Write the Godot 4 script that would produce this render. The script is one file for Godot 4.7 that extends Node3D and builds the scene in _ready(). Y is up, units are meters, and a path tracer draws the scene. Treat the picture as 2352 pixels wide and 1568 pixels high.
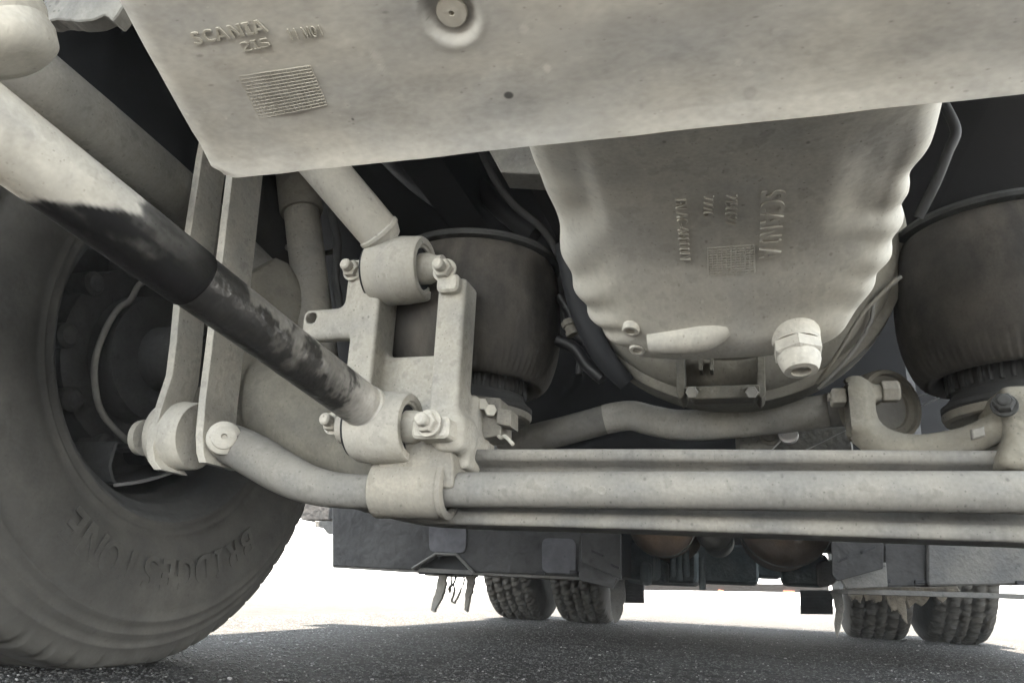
extends Node3D
# Underside of a parked tractor unit, looked at from the ground in front of it.
# World: x to the right, y up, the truck points to +z; "d" below is the distance to the rear (z = -d).

const F := 1743.0
const EYE := Vector3(0, 0.143, 0)
var cam_basis := Basis(Vector3.UP, deg_to_rad(17.2)) * Basis(Vector3.RIGHT, deg_to_rad(18.15)) * Basis(Vector3.BACK, deg_to_rad(2.6))
var M := {}
var names := {}
var sg := 0

# ---------------------------------------------------------------- measuring
func ray(x: float, y: float) -> Vector3:
	return cam_basis * Vector3((x - 1176.0) / F, (784.0 - y) / F, -1.0)

func W(x: float, y: float, d: float) -> Vector3:
	var v := ray(x, y)
	return EYE + v * (d / -v.z)

func on_plane(x: float, y: float, p: Vector3, n: Vector3) -> Vector3:
	var v := ray(x, y)
	return EYE + v * (n.dot(p - EYE) / n.dot(v))

func on_x(x: float, y: float, wx: float) -> Vector3:
	var v := ray(x, y)
	return EYE + v * (wx / v.x)

# ---------------------------------------------------------------- objects
func numbered(called: String) -> String:
	var n: int = names.get(called, 0)
	names[called] = n + 1
	return called if n == 0 else "%s_%03d" % [called, n]

func thing(called: String, label: String, category: String, base: Vector3, group := "") -> Node3D:
	var o := Node3D.new()
	o.name = numbered(called)
	o.position = base
	add_child(o)
	o.set_meta("label", label)
	o.set_meta("category", category)
	if group: o.set_meta("group", group)
	return o

func deep(n: Node) -> Vector3:
	var p := Vector3.ZERO
	while n != self:
		p += (n as Node3D).position
		n = n.get_parent()
	return p

func part(called: String, st, mat: Material, parent: Node) -> MeshInstance3D:
	var o := MeshInstance3D.new()
	o.name = called
	o.mesh = commit(st)
	o.material_override = mat
	parent.add_child(o, true)
	o.position = -deep(parent) if parent != self else Vector3.ZERO
	return o

func commit(st) -> Mesh:
	if st is Mesh: return st
	st.generate_normals()
	st.index()
	return st.commit()

func structure(called: String, st, mat: Material) -> MeshInstance3D:
	var o := part(called, st, mat, self)
	o.set_meta("kind", "structure")
	return o

# ---------------------------------------------------------------- shapes
func new_st() -> SurfaceTool:
	var st := SurfaceTool.new()
	st.begin(Mesh.PRIMITIVE_TRIANGLES)
	return st

func tri(st: SurfaceTool, a: Vector3, b: Vector3, c: Vector3, g := -1) -> void:
	st.set_smooth_group(g)
	st.add_vertex(a); st.add_vertex(b); st.add_vertex(c)

func quad(st: SurfaceTool, a: Vector3, b: Vector3, c: Vector3, e: Vector3, g := -1) -> void:
	tri(st, a, b, c, g); tri(st, a, c, e, g)

func group() -> int:
	sg = (sg + 1) % 4000
	return sg + 1

func rings(st: SurfaceTool, rr: Array, closed := true, flat := false, caps := true, sharp := 0.75) -> void:
	# rr: rings of points; consecutive rings joined, smooth except where the surface turns sharply
	var g := group()
	var n: int = rr[0].size()
	for i in rr.size() - 1:
		var a: PackedVector3Array = rr[i]
		var b: PackedVector3Array = rr[i + 1]
		if i > 0:
			var z: PackedVector3Array = rr[i - 1]
			var turn := 0.0
			for k in [0, n / 3, 2 * n / 3]:
				var u := (a[k] - z[k]).normalized()
				var v := (b[k] - a[k]).normalized()
				turn = maxf(turn, u.angle_to(v) if u.length() > .5 and v.length() > .5 else 0.0)
			if turn > sharp: g = group()
		for j in (n if closed else n - 1):
			var k := (j + 1) % n
			quad(st, a[j], a[k], b[k], b[j], -1 if flat else g)
	if caps:
		for e in [0, rr.size() - 1]:
			var c := Vector3.ZERO
			for p in rr[e]: c += p
			c /= n
			for j in n:
				tri(st, c, rr[e][(j + 1) % n], rr[e][j])

func frame(axis: Vector3) -> Array:
	var a := axis.normalized()
	var u := a.cross(Vector3.UP if absf(a.y) < .9 else Vector3.RIGHT).normalized()
	return [a, u, a.cross(u)]

func lathe(st: SurfaceTool, o: Vector3, axis: Vector3, prof: Array, n := 40, flat := false, caps := true) -> void:
	var f := frame(axis)
	var rr := []
	for p in prof:
		var r := PackedVector3Array()
		for j in n:
			var t := TAU * j / n
			r.append(o + f[0] * p[0] + (f[1] * cos(t) + f[2] * sin(t)) * p[1])
		rr.append(r)
	rings(st, rr, true, flat, caps)

func spline(pts: Array, k := 6) -> Array:
	# Catmull-Rom through Vector4 (place, radius)
	var out := []
	for i in pts.size() - 1:
		var p0: Vector4 = pts[maxi(i - 1, 0)]
		var p1: Vector4 = pts[i]
		var p2: Vector4 = pts[i + 1]
		var p3: Vector4 = pts[mini(i + 2, pts.size() - 1)]
		for j in k:
			var t := float(j) / k
			out.append(0.5 * (2.0 * p1 + (p2 - p0) * t + (2.0 * p0 - 5.0 * p1 + 4.0 * p2 - p3) * t * t + (3.0 * p1 - p0 - 3.0 * p2 + p3) * t * t * t))
	out.append(pts[-1])
	return out

func v4(p: Vector3, r: float) -> Vector4:
	return Vector4(p.x, p.y, p.z, r)

func tube(st: SurfaceTool, pts: Array, n := 24, squash := 1.0, up := Vector3.UP) -> void:
	var rr := []
	var u := Vector3.ZERO
	for i in pts.size():
		var p := Vector3(pts[i].x, pts[i].y, pts[i].z)
		var a: Vector4 = pts[maxi(i - 1, 0)]
		var b: Vector4 = pts[mini(i + 1, pts.size() - 1)]
		var t := Vector3(b.x - a.x, b.y - a.y, b.z - a.z).normalized()
		if u == Vector3.ZERO: u = t.cross(up).normalized()
		u = (u - t * u.dot(t)).normalized()
		var v := t.cross(u)
		var r := PackedVector3Array()
		for j in n:
			var q := TAU * j / n
			r.append(p + (u * cos(q) + v * sin(q) * squash) * pts[i].w)
		rr.append(r)
	rings(st, rr, true, false, true, 9.0)

func sweep(st: SurfaceTool, path: Array, prof: PackedVector2Array, ax: Vector3, ay: Vector3, flat := true) -> void:
	var rr := []
	for p in path:
		var r := PackedVector3Array()
		for q in prof: r.append(p + ax * q.x + ay * q.y)
		rr.append(r)
	var g := group()
	var n := prof.size()
	for i in rr.size() - 1:
		for j in n:
			var k := (j + 1) % n
			# along the path smooth, round the profile flat unless asked
			quad(st, rr[i][j], rr[i][k], rr[i + 1][k], rr[i + 1][j], g + j * (1 if flat else 0) + 5000)
	var idx := Geometry2D.triangulate_polygon(prof)
	for e in [0, rr.size() - 1]:
		for i in range(0, idx.size(), 3): tri(st, rr[e][idx[i]], rr[e][idx[i + 1]], rr[e][idx[i + 2]])

func rounded(poly: PackedVector2Array, r: float, k := 4) -> PackedVector2Array:
	var out := PackedVector2Array()
	var n := poly.size()
	for i in n:
		var p := poly[i]
		var a := poly[(i + n - 1) % n] - p
		var b := poly[(i + 1) % n] - p
		var q := minf(r, minf(a.length(), b.length()) * .48)
		var s := p + a.normalized() * q
		var e := p + b.normalized() * q
		for j in k + 1:
			var t := float(j) / k
			out.append(s.lerp(p, t).lerp(p.lerp(e, t), t))
	return out

func inset(poly: PackedVector2Array, d: float) -> PackedVector2Array:
	var out := PackedVector2Array()
	var n := poly.size()
	var area := 0.0
	for i in n: area += poly[i].cross(poly[(i + 1) % n])
	var s := signf(area)
	for i in n:
		var e1 := (poly[i] - poly[(i + n - 1) % n]).normalized()
		var e2 := (poly[(i + 1) % n] - poly[i]).normalized()
		var n1 := Vector2(-e1.y, e1.x) * s
		var n2 := Vector2(-e2.y, e2.x) * s
		var m := n1 + n2
		if m.length() < .2: m = n1
		m = m.normalized()
		out.append(poly[i] + m * d / maxf(.4, m.dot(n1)))
	return out

func prism(st: SurfaceTool, o: Vector3, ax: Vector3, ay: Vector3, depth: Vector3, poly: PackedVector2Array, bevel := 0.0015) -> void:
	# polygon in the plane (ax, ay) at o, pushed along depth, edges chamfered
	var n := poly.size()
	var dn := depth.normalized()
	var small := inset(poly, bevel)
	var rr := []
	for lay in [[small, 0.0], [poly, bevel], [poly, depth.length() - bevel], [small, depth.length()]]:
		var r := PackedVector3Array()
		for p in lay[0]: r.append(o + ax * p.x + ay * p.y + dn * lay[1])
		rr.append(r)
	for i in 3:
		for j in n:
			var k := (j + 1) % n
			quad(st, rr[i][j], rr[i][k], rr[i + 1][k], rr[i + 1][j])
	var idx := Geometry2D.triangulate_polygon(small)
	for e in [0, 3]:
		for i in range(0, idx.size(), 3): tri(st, rr[e][idx[i]], rr[e][idx[i + 1]], rr[e][idx[i + 2]])

func box(st: SurfaceTool, lo: Vector3, hi: Vector3, bevel := 0.003, r := 0.0) -> void:
	var a := Vector3(minf(lo.x, hi.x), minf(lo.y, hi.y), minf(lo.z, hi.z))
	var s := (hi - lo).abs()
	var p := PackedVector2Array([Vector2(0, 0), Vector2(s.x, 0), Vector2(s.x, s.y), Vector2(0, s.y)])
	if r > 0:
		p = rounded(p, r)
		bevel = minf(bevel, r * .35)
	prism(st, a, Vector3.RIGHT, Vector3.UP, Vector3(0, 0, s.z), p, bevel)

func px_poly(pts: Array, d: float, o: Vector3) -> PackedVector2Array:
	var out := PackedVector2Array()
	for p in pts:
		var w := W(p[0], p[1], d)
		out.append(Vector2(w.x - o.x, w.y - o.y))
	return out

func slab_px(st: SurfaceTool, pts: Array, d0: float, d1: float, r := 0.0, bevel := 0.0015) -> void:
	# an upright slab across the truck: outline at distance d0, thickness to d1
	var o := W(pts[0][0], pts[0][1], d0)
	var p := px_poly(pts, d0, o)
	if r > 0:
		p = rounded(p, r)
		bevel = minf(bevel, r * .35)
	prism(st, o, Vector3.RIGHT, Vector3.UP, Vector3(0, 0, -(d1 - d0)), p, bevel)

# ---------------------------------------------------------------- castings: distance fields, surface nets
func smin(a: float, b: float, k: float) -> float:
	var h := maxf(k - absf(a - b), 0.0) / k
	return minf(a, b) - h * h * k * .25

func sd_box(p: Vector3, c: Vector3, h: Vector3, r: float) -> float:
	var q := (p - c).abs() - h + Vector3(r, r, r)
	return Vector3(maxf(q.x, 0), maxf(q.y, 0), maxf(q.z, 0)).length() + minf(maxf(q.x, maxf(q.y, q.z)), 0) - r

func sd_cap(p: Vector3, a: Vector3, b: Vector3, ra: float, rb: float) -> float:
	var ab := b - a
	var t := clampf((p - a).dot(ab) / ab.length_squared(), 0, 1)
	return p.distance_to(a + ab * t) - lerpf(ra, rb, t)

func sd_cyl(p: Vector3, a: Vector3, b: Vector3, r: float, rnd: float) -> float:
	var ab := b - a
	var l := ab.length()
	var n := ab / l
	var t := (p - a).dot(n)
	var rad := (p - a - n * t).length()
	var q := Vector2(rad - r + rnd, absf(t - l * .5) - l * .5 + rnd)
	return Vector2(maxf(q.x, 0), maxf(q.y, 0)).length() + minf(maxf(q.x, q.y), 0) - rnd

func px_box(x0: float, y0: float, x1: float, y1: float, d0: float, d1: float) -> Array:
	var a := W(x0, (y0 + y1) * .5, d0)
	var b := W(x1, (y0 + y1) * .5, d0)
	var c := W((x0 + x1) * .5, y0, d0)
	var e := W((x0 + x1) * .5, y1, d0)
	return [Vector3((a.x + b.x) * .5, (c.y + e.y) * .5, -(d0 + d1) * .5), Vector3(absf(b.x - a.x) * .5, absf(c.y - e.y) * .5, absf(d1 - d0) * .5)]

func cast_mesh(f: Callable, lo: Vector3, hi: Vector3, cell: float) -> ArrayMesh:
	var nx := int((hi.x - lo.x) / cell) + 2
	var ny := int((hi.y - lo.y) / cell) + 2
	var nz := int((hi.z - lo.z) / cell) + 2
	var v := PackedFloat32Array()
	v.resize(nx * ny * nz)
	v.fill(1.0)
	var B := 4
	for bz in range(0, nz, B):
		for by in range(0, ny, B):
			for bx in range(0, nx, B):
				var c := lo + Vector3(bx + 1.5, by + 1.5, bz + 1.5) * cell
				var dc: float = f.call(c)
				var far := absf(dc) > cell * 4.2
				for z in range(bz, mini(bz + B, nz)):
					for y in range(by, mini(by + B, ny)):
						for x in range(bx, mini(bx + B, nx)):
							v[x + nx * (y + ny * z)] = dc if far else f.call(lo + Vector3(x, y, z) * cell)
	var id := PackedInt32Array()
	id.resize(v.size())
	id.fill(-1)
	var pos := PackedVector3Array()
	var nor := PackedVector3Array()
	var idx := PackedInt32Array()
	var sy := nx
	var sz := nx * ny
	var offs := [0, 1, sy, sy + 1, sz, sz + 1, sz + sy, sz + sy + 1]
	var ed := [[0, 1], [2, 3], [4, 5], [6, 7], [0, 2], [1, 3], [4, 6], [5, 7], [0, 4], [1, 5], [2, 6], [3, 7]]
	for z in nz - 1:
		for y in ny - 1:
			for x in nx - 1:
				var b := x + sy * y + sz * z
				var m := 0
				for k in 8:
					if v[b + offs[k]] < 0: m |= 1 << k
				if m == 0 or m == 255: continue
				var s := Vector3.ZERO
				var cnt := 0
				for e in ed:
					var va := v[b + offs[e[0]]]
					var vb := v[b + offs[e[1]]]
					if (va < 0) == (vb < 0): continue
					var t := va / (va - vb)
					var pa := Vector3(e[0] & 1, (e[0] >> 1) & 1, e[0] >> 2)
					var pb := Vector3(e[1] & 1, (e[1] >> 1) & 1, e[1] >> 2)
					s += pa.lerp(pb, t)
					cnt += 1
				id[b] = pos.size()
				var p := lo + (Vector3(x, y, z) + s / cnt) * cell
				pos.append(p)
				var h := cell * .6
				var f0: float = f.call(p)
				nor.append(Vector3(f.call(p + Vector3(h, 0, 0)) - f0, f.call(p + Vector3(0, h, 0)) - f0, f.call(p + Vector3(0, 0, h)) - f0).normalized())
	for z in range(1, nz - 1):
		for y in range(1, ny - 1):
			for x in range(1, nx - 1):
				var b := x + sy * y + sz * z
				var inside := v[b] < 0
				for a in 3:
					var st: int = [1, sy, sz][a]
					if (v[b + st] < 0) == inside: continue
					var u: int = [sy, sz, 1][a]
					var w: int = [sz, 1, sy][a]
					var q := [id[b], id[b - u], id[b - u - w], id[b - w]]
					if q.min() < 0: continue
					if not inside: q = [q[0], q[3], q[2], q[1]]
					idx.append_array([q[0], q[2], q[1], q[0], q[3], q[2]])
	var arr := []
	arr.resize(Mesh.ARRAY_MAX)
	arr[Mesh.ARRAY_VERTEX] = pos
	arr[Mesh.ARRAY_NORMAL] = nor
	arr[Mesh.ARRAY_INDEX] = idx
	var me := ArrayMesh.new()
	me.add_surface_from_arrays(Mesh.PRIMITIVE_TRIANGLES, arr)
	return me

# ---------------------------------------------------------------- materials
func noise_bytes(size: int, freq: float, sd: int, oct := 4, kind := FastNoiseLite.TYPE_SIMPLEX_SMOOTH) -> PackedByteArray:
	var n := FastNoiseLite.new()
	n.seed = sd
	n.noise_type = kind
	n.frequency = freq
	n.fractal_octaves = oct
	var im := n.get_seamless_image(size, size, false, false, .15, true)
	im.convert(Image.FORMAT_L8)
	return im.get_data()

func dirt_image(size: int, base: Color, tint: Color, big: float, fine: float, specks: int, speck_dark: float, sd: int, stain := 0.0) -> Image:
	# base and tint linear; big blotches lean to the tint, fine grain scales the value, specks are chips and splashes
	var rng := RandomNumberGenerator.new()
	rng.seed = sd
	var a := noise_bytes(size, 3.2 / size, sd, 5)
	var b := noise_bytes(size, 60.0 / size, sd + 1, 3)
	var c := noise_bytes(size, 10.0 / size, sd + 2, 4)
	var out := PackedByteArray()
	out.resize(size * size * 3)
	for i in size * size:
		var t := clampf((a[i] / 255.0 - .5) * 1.6 + .5, 0, 1)
		var m := 1.0 + (b[i] / 255.0 - .5) * fine + (c[i] / 255.0 - .5) * big
		if stain > 0: m *= 1.0 - stain * clampf((c[i] / 255.0 - .62) * 6.0, 0, 1)
		var k := base.lerp(tint, t)
		out[i * 3] = int(255 * pow(clampf(k.r * m, 0, 1), .4545))
		out[i * 3 + 1] = int(255 * pow(clampf(k.g * m, 0, 1), .4545))
		out[i * 3 + 2] = int(255 * pow(clampf(k.b * m, 0, 1), .4545))
	for s in specks:
		var cx := rng.randi() % size
		var cy := rng.randi() % size
		var r := rng.randf_range(.8, 2.6) * (2.2 if rng.randf() < .06 else 1.0)
		var f := speck_dark if rng.randf() < .7 else 1.22
		var sx := rng.randf_range(.6, 1.5)
		for y in range(-int(r * 2), int(r * 2) + 1):
			for x in range(-int(r * 2), int(r * 2) + 1):
				var q := sqrt(x * x * sx + y * y / sx) / r
				if q > 1: continue
				var i := (((cy + y + size) % size) * size + (cx + x + size) % size) * 3
				for k in 3: out[i + k] = mini(255, int(out[i + k] * lerpf(pow(f, .4545), 1.0, q * q)))
	return Image.create_from_data(size, size, false, Image.FORMAT_RGB8, out)

func normal_tex(size: int, freq: float, sd: int, strength: float, oct := 4, kind := FastNoiseLite.TYPE_SIMPLEX_SMOOTH) -> ImageTexture:
	var im := Image.create_from_data(size, size, false, Image.FORMAT_L8, noise_bytes(size, freq, sd, oct, kind))
	im.convert(Image.FORMAT_RGBA8)
	im.bump_map_to_normal_map(strength)
	return ImageTexture.create_from_image(im)

func mat(tex: Image, rough: float, scale: float, normal: Texture2D = null, nscale := .5, spec := .3) -> StandardMaterial3D:
	var m := StandardMaterial3D.new()
	if tex: m.albedo_texture = ImageTexture.create_from_image(tex)
	m.uv1_triplanar = true
	m.uv1_scale = Vector3.ONE * scale
	m.roughness = rough
	m.metallic_specular = spec
	if normal:
		m.normal_enabled = true
		m.normal_texture = normal
		m.normal_scale = nscale
	return m

func tinted(m: StandardMaterial3D, c: Color) -> StandardMaterial3D:
	var k: StandardMaterial3D = m.duplicate()
	k.albedo_color = c
	return k

func flat_mat(c: Color, rough: float, spec := .4, metal := 0.0) -> StandardMaterial3D:
	var m := StandardMaterial3D.new()
	m.albedo_color = c.linear_to_srgb()
	m.roughness = rough
	m.metallic_specular = spec
	m.metallic = metal
	return m

func make_materials() -> void:
	var grit := normal_tex(512, .06, 11, 3.0, 4)
	var coarse := normal_tex(512, .022, 12, 5.0, 5)
	M.grit = grit
	M.coarse = coarse
	var d1 := dirt_image(768, Color(.475, .453, .395), Color(.40, .389, .355), .26, .20, 900, .55, 21, .22)
	M.dust = mat(d1, .92, 2.6, grit, .35)                        # pale road dust on cast and painted parts
	var d2 := dirt_image(768, Color(.335, .322, .288), Color(.25, .247, .234), .32, .22, 1100, .5, 31, .25)
	M.dust_grey = mat(d2, .88, 2.4, grit, .4)
	M.dust_cast = tinted(M.dust, Color(1, 1, 1))
	M.dust_cast.normal_scale = .12
	M.dust_bar = tinted(M.dust_grey, Color(.80, .80, .80))
	M.dust_bracket = tinted(M.dust, Color(.92, .92, .92))
	M.dust_iron = tinted(M.dust_grey, Color(.86, .85, .83))
	M.dust_brown = tinted(M.dust_grey, Color(.78, .77, .74))
	var d3 := dirt_image(512, Color(.19, .185, .165), Color(.14, .138, .13), .3, .2, 300, .6, 41)
	M.dim = mat(d3, .85, 2.2, grit, .5)                         # thinly dusted dark iron
	M.dim_dark = tinted(M.dim, Color(.55, .56, .58))
	var d4 := dirt_image(768, Color(.036, .035, .032), Color(.054, .052, .0465), .3, .2, 500, .7, 51)
	M.tyre = mat(d4, .93, 2.0, coarse, .25)
	M.tyre_far = tinted(M.tyre, Color(1.0, 1.0, 1.0))
	var d5 := dirt_image(512, Color(.034, .032, .029), Color(.066, .059, .050), .5, .35, 200, .7, 61)
	M.bellows = mat(d5, .8, 3.0, grit, .4)
	M.bellows.uv1_scale = Vector3(4.5, 2.6, 4.5)
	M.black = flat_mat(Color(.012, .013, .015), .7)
	M.black_gloss = flat_mat(Color(.010, .010, .011), .5, .4)
	M.plastic = mat(dirt_image(512, Color(.024, .0245, .0255), Color(.042, .042, .0425), .5, .2, 120, .7, 71, .3), .75, .9, grit, .3)
	M.panel = tinted(M.dust_grey, Color(.62, .625, .64))
	M.rusty = mat(dirt_image(512, Color(.16, .11, .075), Color(.12, .10, .085), .5, .25, 200, .6, 81), .85, 1.6, grit, .5)
	M.teal = mat(dirt_image(512, Color(.045, .062, .070), Color(.085, .10, .105), .5, .25, 150, .6, 111, .2), .75, 1.2, grit, .4)
	M.steel = flat_mat(Color(.5, .5, .5), .4, .5, .8)
	M.mud = mat(dirt_image(512, Color(.21, .19, .155), Color(.15, .138, .115), .5, .3, 200, .6, 91), .95, 4.0, coarse, 1.0)

# ---------------------------------------------------------------- small parts
func hex(st: SurfaceTool, o: Vector3, axis: Vector3, r: float, h: float) -> void:
	lathe(st, o, axis, [[0, r * .96], [h * .08, r], [h * .85, r], [h, r * .88]], 6, true)

func stud(st: SurfaceTool, o: Vector3, axis: Vector3, r: float, h: float) -> void:
	lathe(st, o, axis, [[0, r], [h * .86, r], [h, r * .72]], 20)

func nut_and_stud(parent: Node, o: Vector3, axis: Vector3, r: float, h: float, sr: float, sl: float, m: Material) -> void:
	var a := axis.normalized()
	var w := new_st()
	lathe(w, o, a, [[0, r * 1.25], [.003, r * 1.25], [.0035, r * 1.2]], 28)
	hex(w, o + a * .003, a, r, h)
	var n := part("nut", w, m, parent)
	var s := new_st()
	stud(s, o + a * h, a, sr, sl)
	# thread turns
	for i in int(sl / .004):
		lathe(s, o + a * (h + .004 * i), a, [[0, sr], [.001, sr * 1.07], [.002, sr * 1.07], [.003, sr]], 18, false, false)
	part("stud", s, m, parent)

func lettering(text: String, height: float, depth: float, at: Vector3, right: Vector3, up: Vector3, bold := false, spread := 1.0) -> ArrayMesh:
	var t := TextMesh.new()
	var f := SystemFont.new()
	f.font_names = PackedStringArray(["Droid Sans"])
	if bold: f.font_weight = 700
	t.font = f
	t.text = text
	t.font_size = 64
	t.pixel_size = height / 46.0
	t.depth = depth
	t.curve_step = 2.0
	t.horizontal_alignment = HORIZONTAL_ALIGNMENT_CENTER
	var n := right.cross(up).normalized()
	var st := SurfaceTool.new()
	st.append_from(t, 0, Transform3D(Basis(right.normalized() * spread, up.normalized(), n), at))
	return st.commit()

func add_text(st: SurfaceTool, me: ArrayMesh) -> void:
	st.append_from(me, 0, Transform3D())

# ---------------------------------------------------------------- the place
func _ready() -> void:
	var cam := Camera3D.new()
	cam.name = "camera"
	cam.transform = Transform3D(cam_basis, EYE)
	cam.fov = rad_to_deg(2.0 * atan(784.0 / F))
	cam.near = 0.02
	cam.far = 900.0
	add_child(cam)
	cam.current = true
	var env := Environment.new()
	env.background_mode = Environment.BG_SKY
	var sm := ProceduralSkyMaterial.new()
	sm.sky_top_color = Color(.66, .70, .74)
	sm.sky_horizon_color = Color(.93, .92, .885)
	sm.sky_curve = .18
	sm.ground_bottom_color = Color(.2, .2, .2)
	sm.ground_horizon_color = Color(.8, .8, .78)
	sm.sun_angle_max = 1.0
	var sky := Sky.new()
	sky.sky_material = sm
	env.sky = sky
	env.background_energy_multiplier = 0.6
	env.tonemap_mode = Environment.TONE_MAPPER_LINEAR
	env.tonemap_exposure = 27.0
	# dusty air in the yard: pale veil over the far, back-lit parts
	env.fog_enabled = true
	env.fog_density = .005
	env.fog_light_color = Color(.93, .94, .95)
	env.sdfgi_enabled = true
	env.ssao_enabled = true
	env.ssil_enabled = true
	var we := WorldEnvironment.new()
	we.name = "environment"
	we.environment = env
	add_child(we)
	var sun := DirectionalLight3D.new()
	sun.name = "sun"
	sun.light_energy = 1.4
	sun.light_color = Color(1, .95, .885)
	sun.light_angular_distance = .5
	sun.shadow_enabled = true
	sun.look_at_from_position(Vector3.ZERO, Vector3(.05, -1, -.15), Vector3.FORWARD)
	add_child(sun)

	make_materials()
	ground()
	truck_body()
	axle_beam()
	knuckle_side()
	stabiliser()
	link_bracket()
	upper_rod()
	lower_rod()
	shock()
	air_springs()
	bent_rod()
	oil_pan()
	housing()
	undershield()
	tank_boxes()
	rear_end()
	loose_bits()

func ground() -> void:
	var st := new_st()
	quad(st, Vector3(-300, 0, 300), Vector3(300, 0, 300), Vector3(300, 0, -300), Vector3(-300, 0, -300))
	var m := mat(dirt_image(1024, Color(.024, .0237, .0232), Color(.036, .0354, .0342), .7, 1.7, 2200, 1.9, 101), .78, 1.7, normal_tex(1024, .09, 102, 14.0, 3), 1.4, .1)
	structure("ground", st, m)
	# loose grit on the asphalt
	var rng := RandomNumberGenerator.new()
	rng.seed = 7
	var pm := SphereMesh.new()
	pm.radius = .5; pm.height = .8; pm.radial_segments = 6; pm.rings = 3
	var mm := MultiMesh.new()
	mm.transform_format = MultiMesh.TRANSFORM_3D
	mm.use_colors = true
	mm.mesh = pm
	mm.instance_count = 70000
	for i in 70000:
		var d := .60 + 4.6 * pow(rng.randf(), 2.2)
		var x := rng.randf_range(-1.9, 1.3)
		var s := rng.randf_range(.0018, .0046) * (1.7 if rng.randf() < .04 else 1.0)
		var b := Basis(Vector3.UP, rng.randf() * TAU).scaled(Vector3(s * rng.randf_range(.8, 1.5), s * .8, s))
		mm.set_instance_transform(i, Transform3D(b, Vector3(x, s * .15, -d)))
		var v := rng.randf_range(.008, .034) if rng.randf() < .95 else rng.randf_range(.06, .20)
		mm.set_instance_color(i, Color(v, v * .98, v * .94))
	var g := MultiMeshInstance3D.new()
	g.name = "gravel"
	g.multimesh = mm
	var gm := StandardMaterial3D.new()
	gm.vertex_color_use_as_albedo = true
	gm.roughness = .5
	g.material_override = gm
	add_child(g)
	g.set_meta("kind", "stuff")
	g.set_meta("label", "loose grit and small stones scattered over the dark asphalt")
	g.set_meta("category", "gravel")

func truck_body() -> void:
	var cab := thing("cab_shell", "dark underside of the cab, black in the gaps above the axle", "cab", Vector3(-.15, .6, -1))
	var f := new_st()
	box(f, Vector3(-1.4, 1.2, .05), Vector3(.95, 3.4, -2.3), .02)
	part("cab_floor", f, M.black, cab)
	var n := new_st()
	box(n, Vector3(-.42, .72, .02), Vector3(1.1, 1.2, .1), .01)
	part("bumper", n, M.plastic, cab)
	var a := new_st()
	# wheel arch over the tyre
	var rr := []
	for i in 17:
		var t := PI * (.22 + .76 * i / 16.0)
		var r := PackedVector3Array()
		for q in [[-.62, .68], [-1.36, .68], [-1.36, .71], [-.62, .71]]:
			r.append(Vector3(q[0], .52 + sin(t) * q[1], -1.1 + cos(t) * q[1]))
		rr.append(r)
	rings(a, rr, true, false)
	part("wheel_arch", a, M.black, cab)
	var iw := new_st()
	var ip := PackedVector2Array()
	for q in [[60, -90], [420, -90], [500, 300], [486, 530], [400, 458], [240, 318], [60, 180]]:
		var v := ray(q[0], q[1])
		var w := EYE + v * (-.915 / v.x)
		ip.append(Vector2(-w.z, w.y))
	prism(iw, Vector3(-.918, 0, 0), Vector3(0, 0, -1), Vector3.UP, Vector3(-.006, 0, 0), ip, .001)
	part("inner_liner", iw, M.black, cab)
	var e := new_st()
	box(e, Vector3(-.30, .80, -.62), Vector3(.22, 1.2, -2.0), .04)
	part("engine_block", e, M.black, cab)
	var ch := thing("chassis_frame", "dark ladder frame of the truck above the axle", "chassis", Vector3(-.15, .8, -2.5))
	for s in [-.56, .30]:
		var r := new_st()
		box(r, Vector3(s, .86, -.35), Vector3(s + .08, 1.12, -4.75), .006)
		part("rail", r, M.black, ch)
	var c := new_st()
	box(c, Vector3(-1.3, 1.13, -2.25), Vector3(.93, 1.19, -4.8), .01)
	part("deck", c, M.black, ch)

# ---------------------------------------------------------------- wheels
func tyre_mesh(prof: Array, nt: int, tread0: int, tread1: int, pitches: int, depth: float, squash_y: float, shift := 0.0) -> SurfaceTool:
	# prof: [across, radius]; rows tread0..tread1 get cross cuts; axis = x, hub at the origin
	var st := new_st()
	var rr := []
	for i in nt:
		var t := TAU * i / nt
		var r := PackedVector3Array()
		for k in prof.size():
			var rad: float = prof[k][1]
			if k >= tread0 and k <= tread1:
				var ph := fposmod(float(i) / nt * pitches + (shift * k), 1.0)
				if ph < .24 and prof[k].size() > 2: rad -= depth * prof[k][2]
			var p := Vector3(prof[k][0], sin(t) * rad, cos(t) * rad)
			if p.y < -squash_y: p.y = -squash_y
			r.append(p)
		rr.append(r)
	rr.append(rr[0])
	var g := group()
	for i in nt:
		for k in prof.size() - 1:
			quad(st, rr[i][k], rr[i][k + 1], rr[i + 1][k + 1], rr[i + 1][k], g)
	return st

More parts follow.
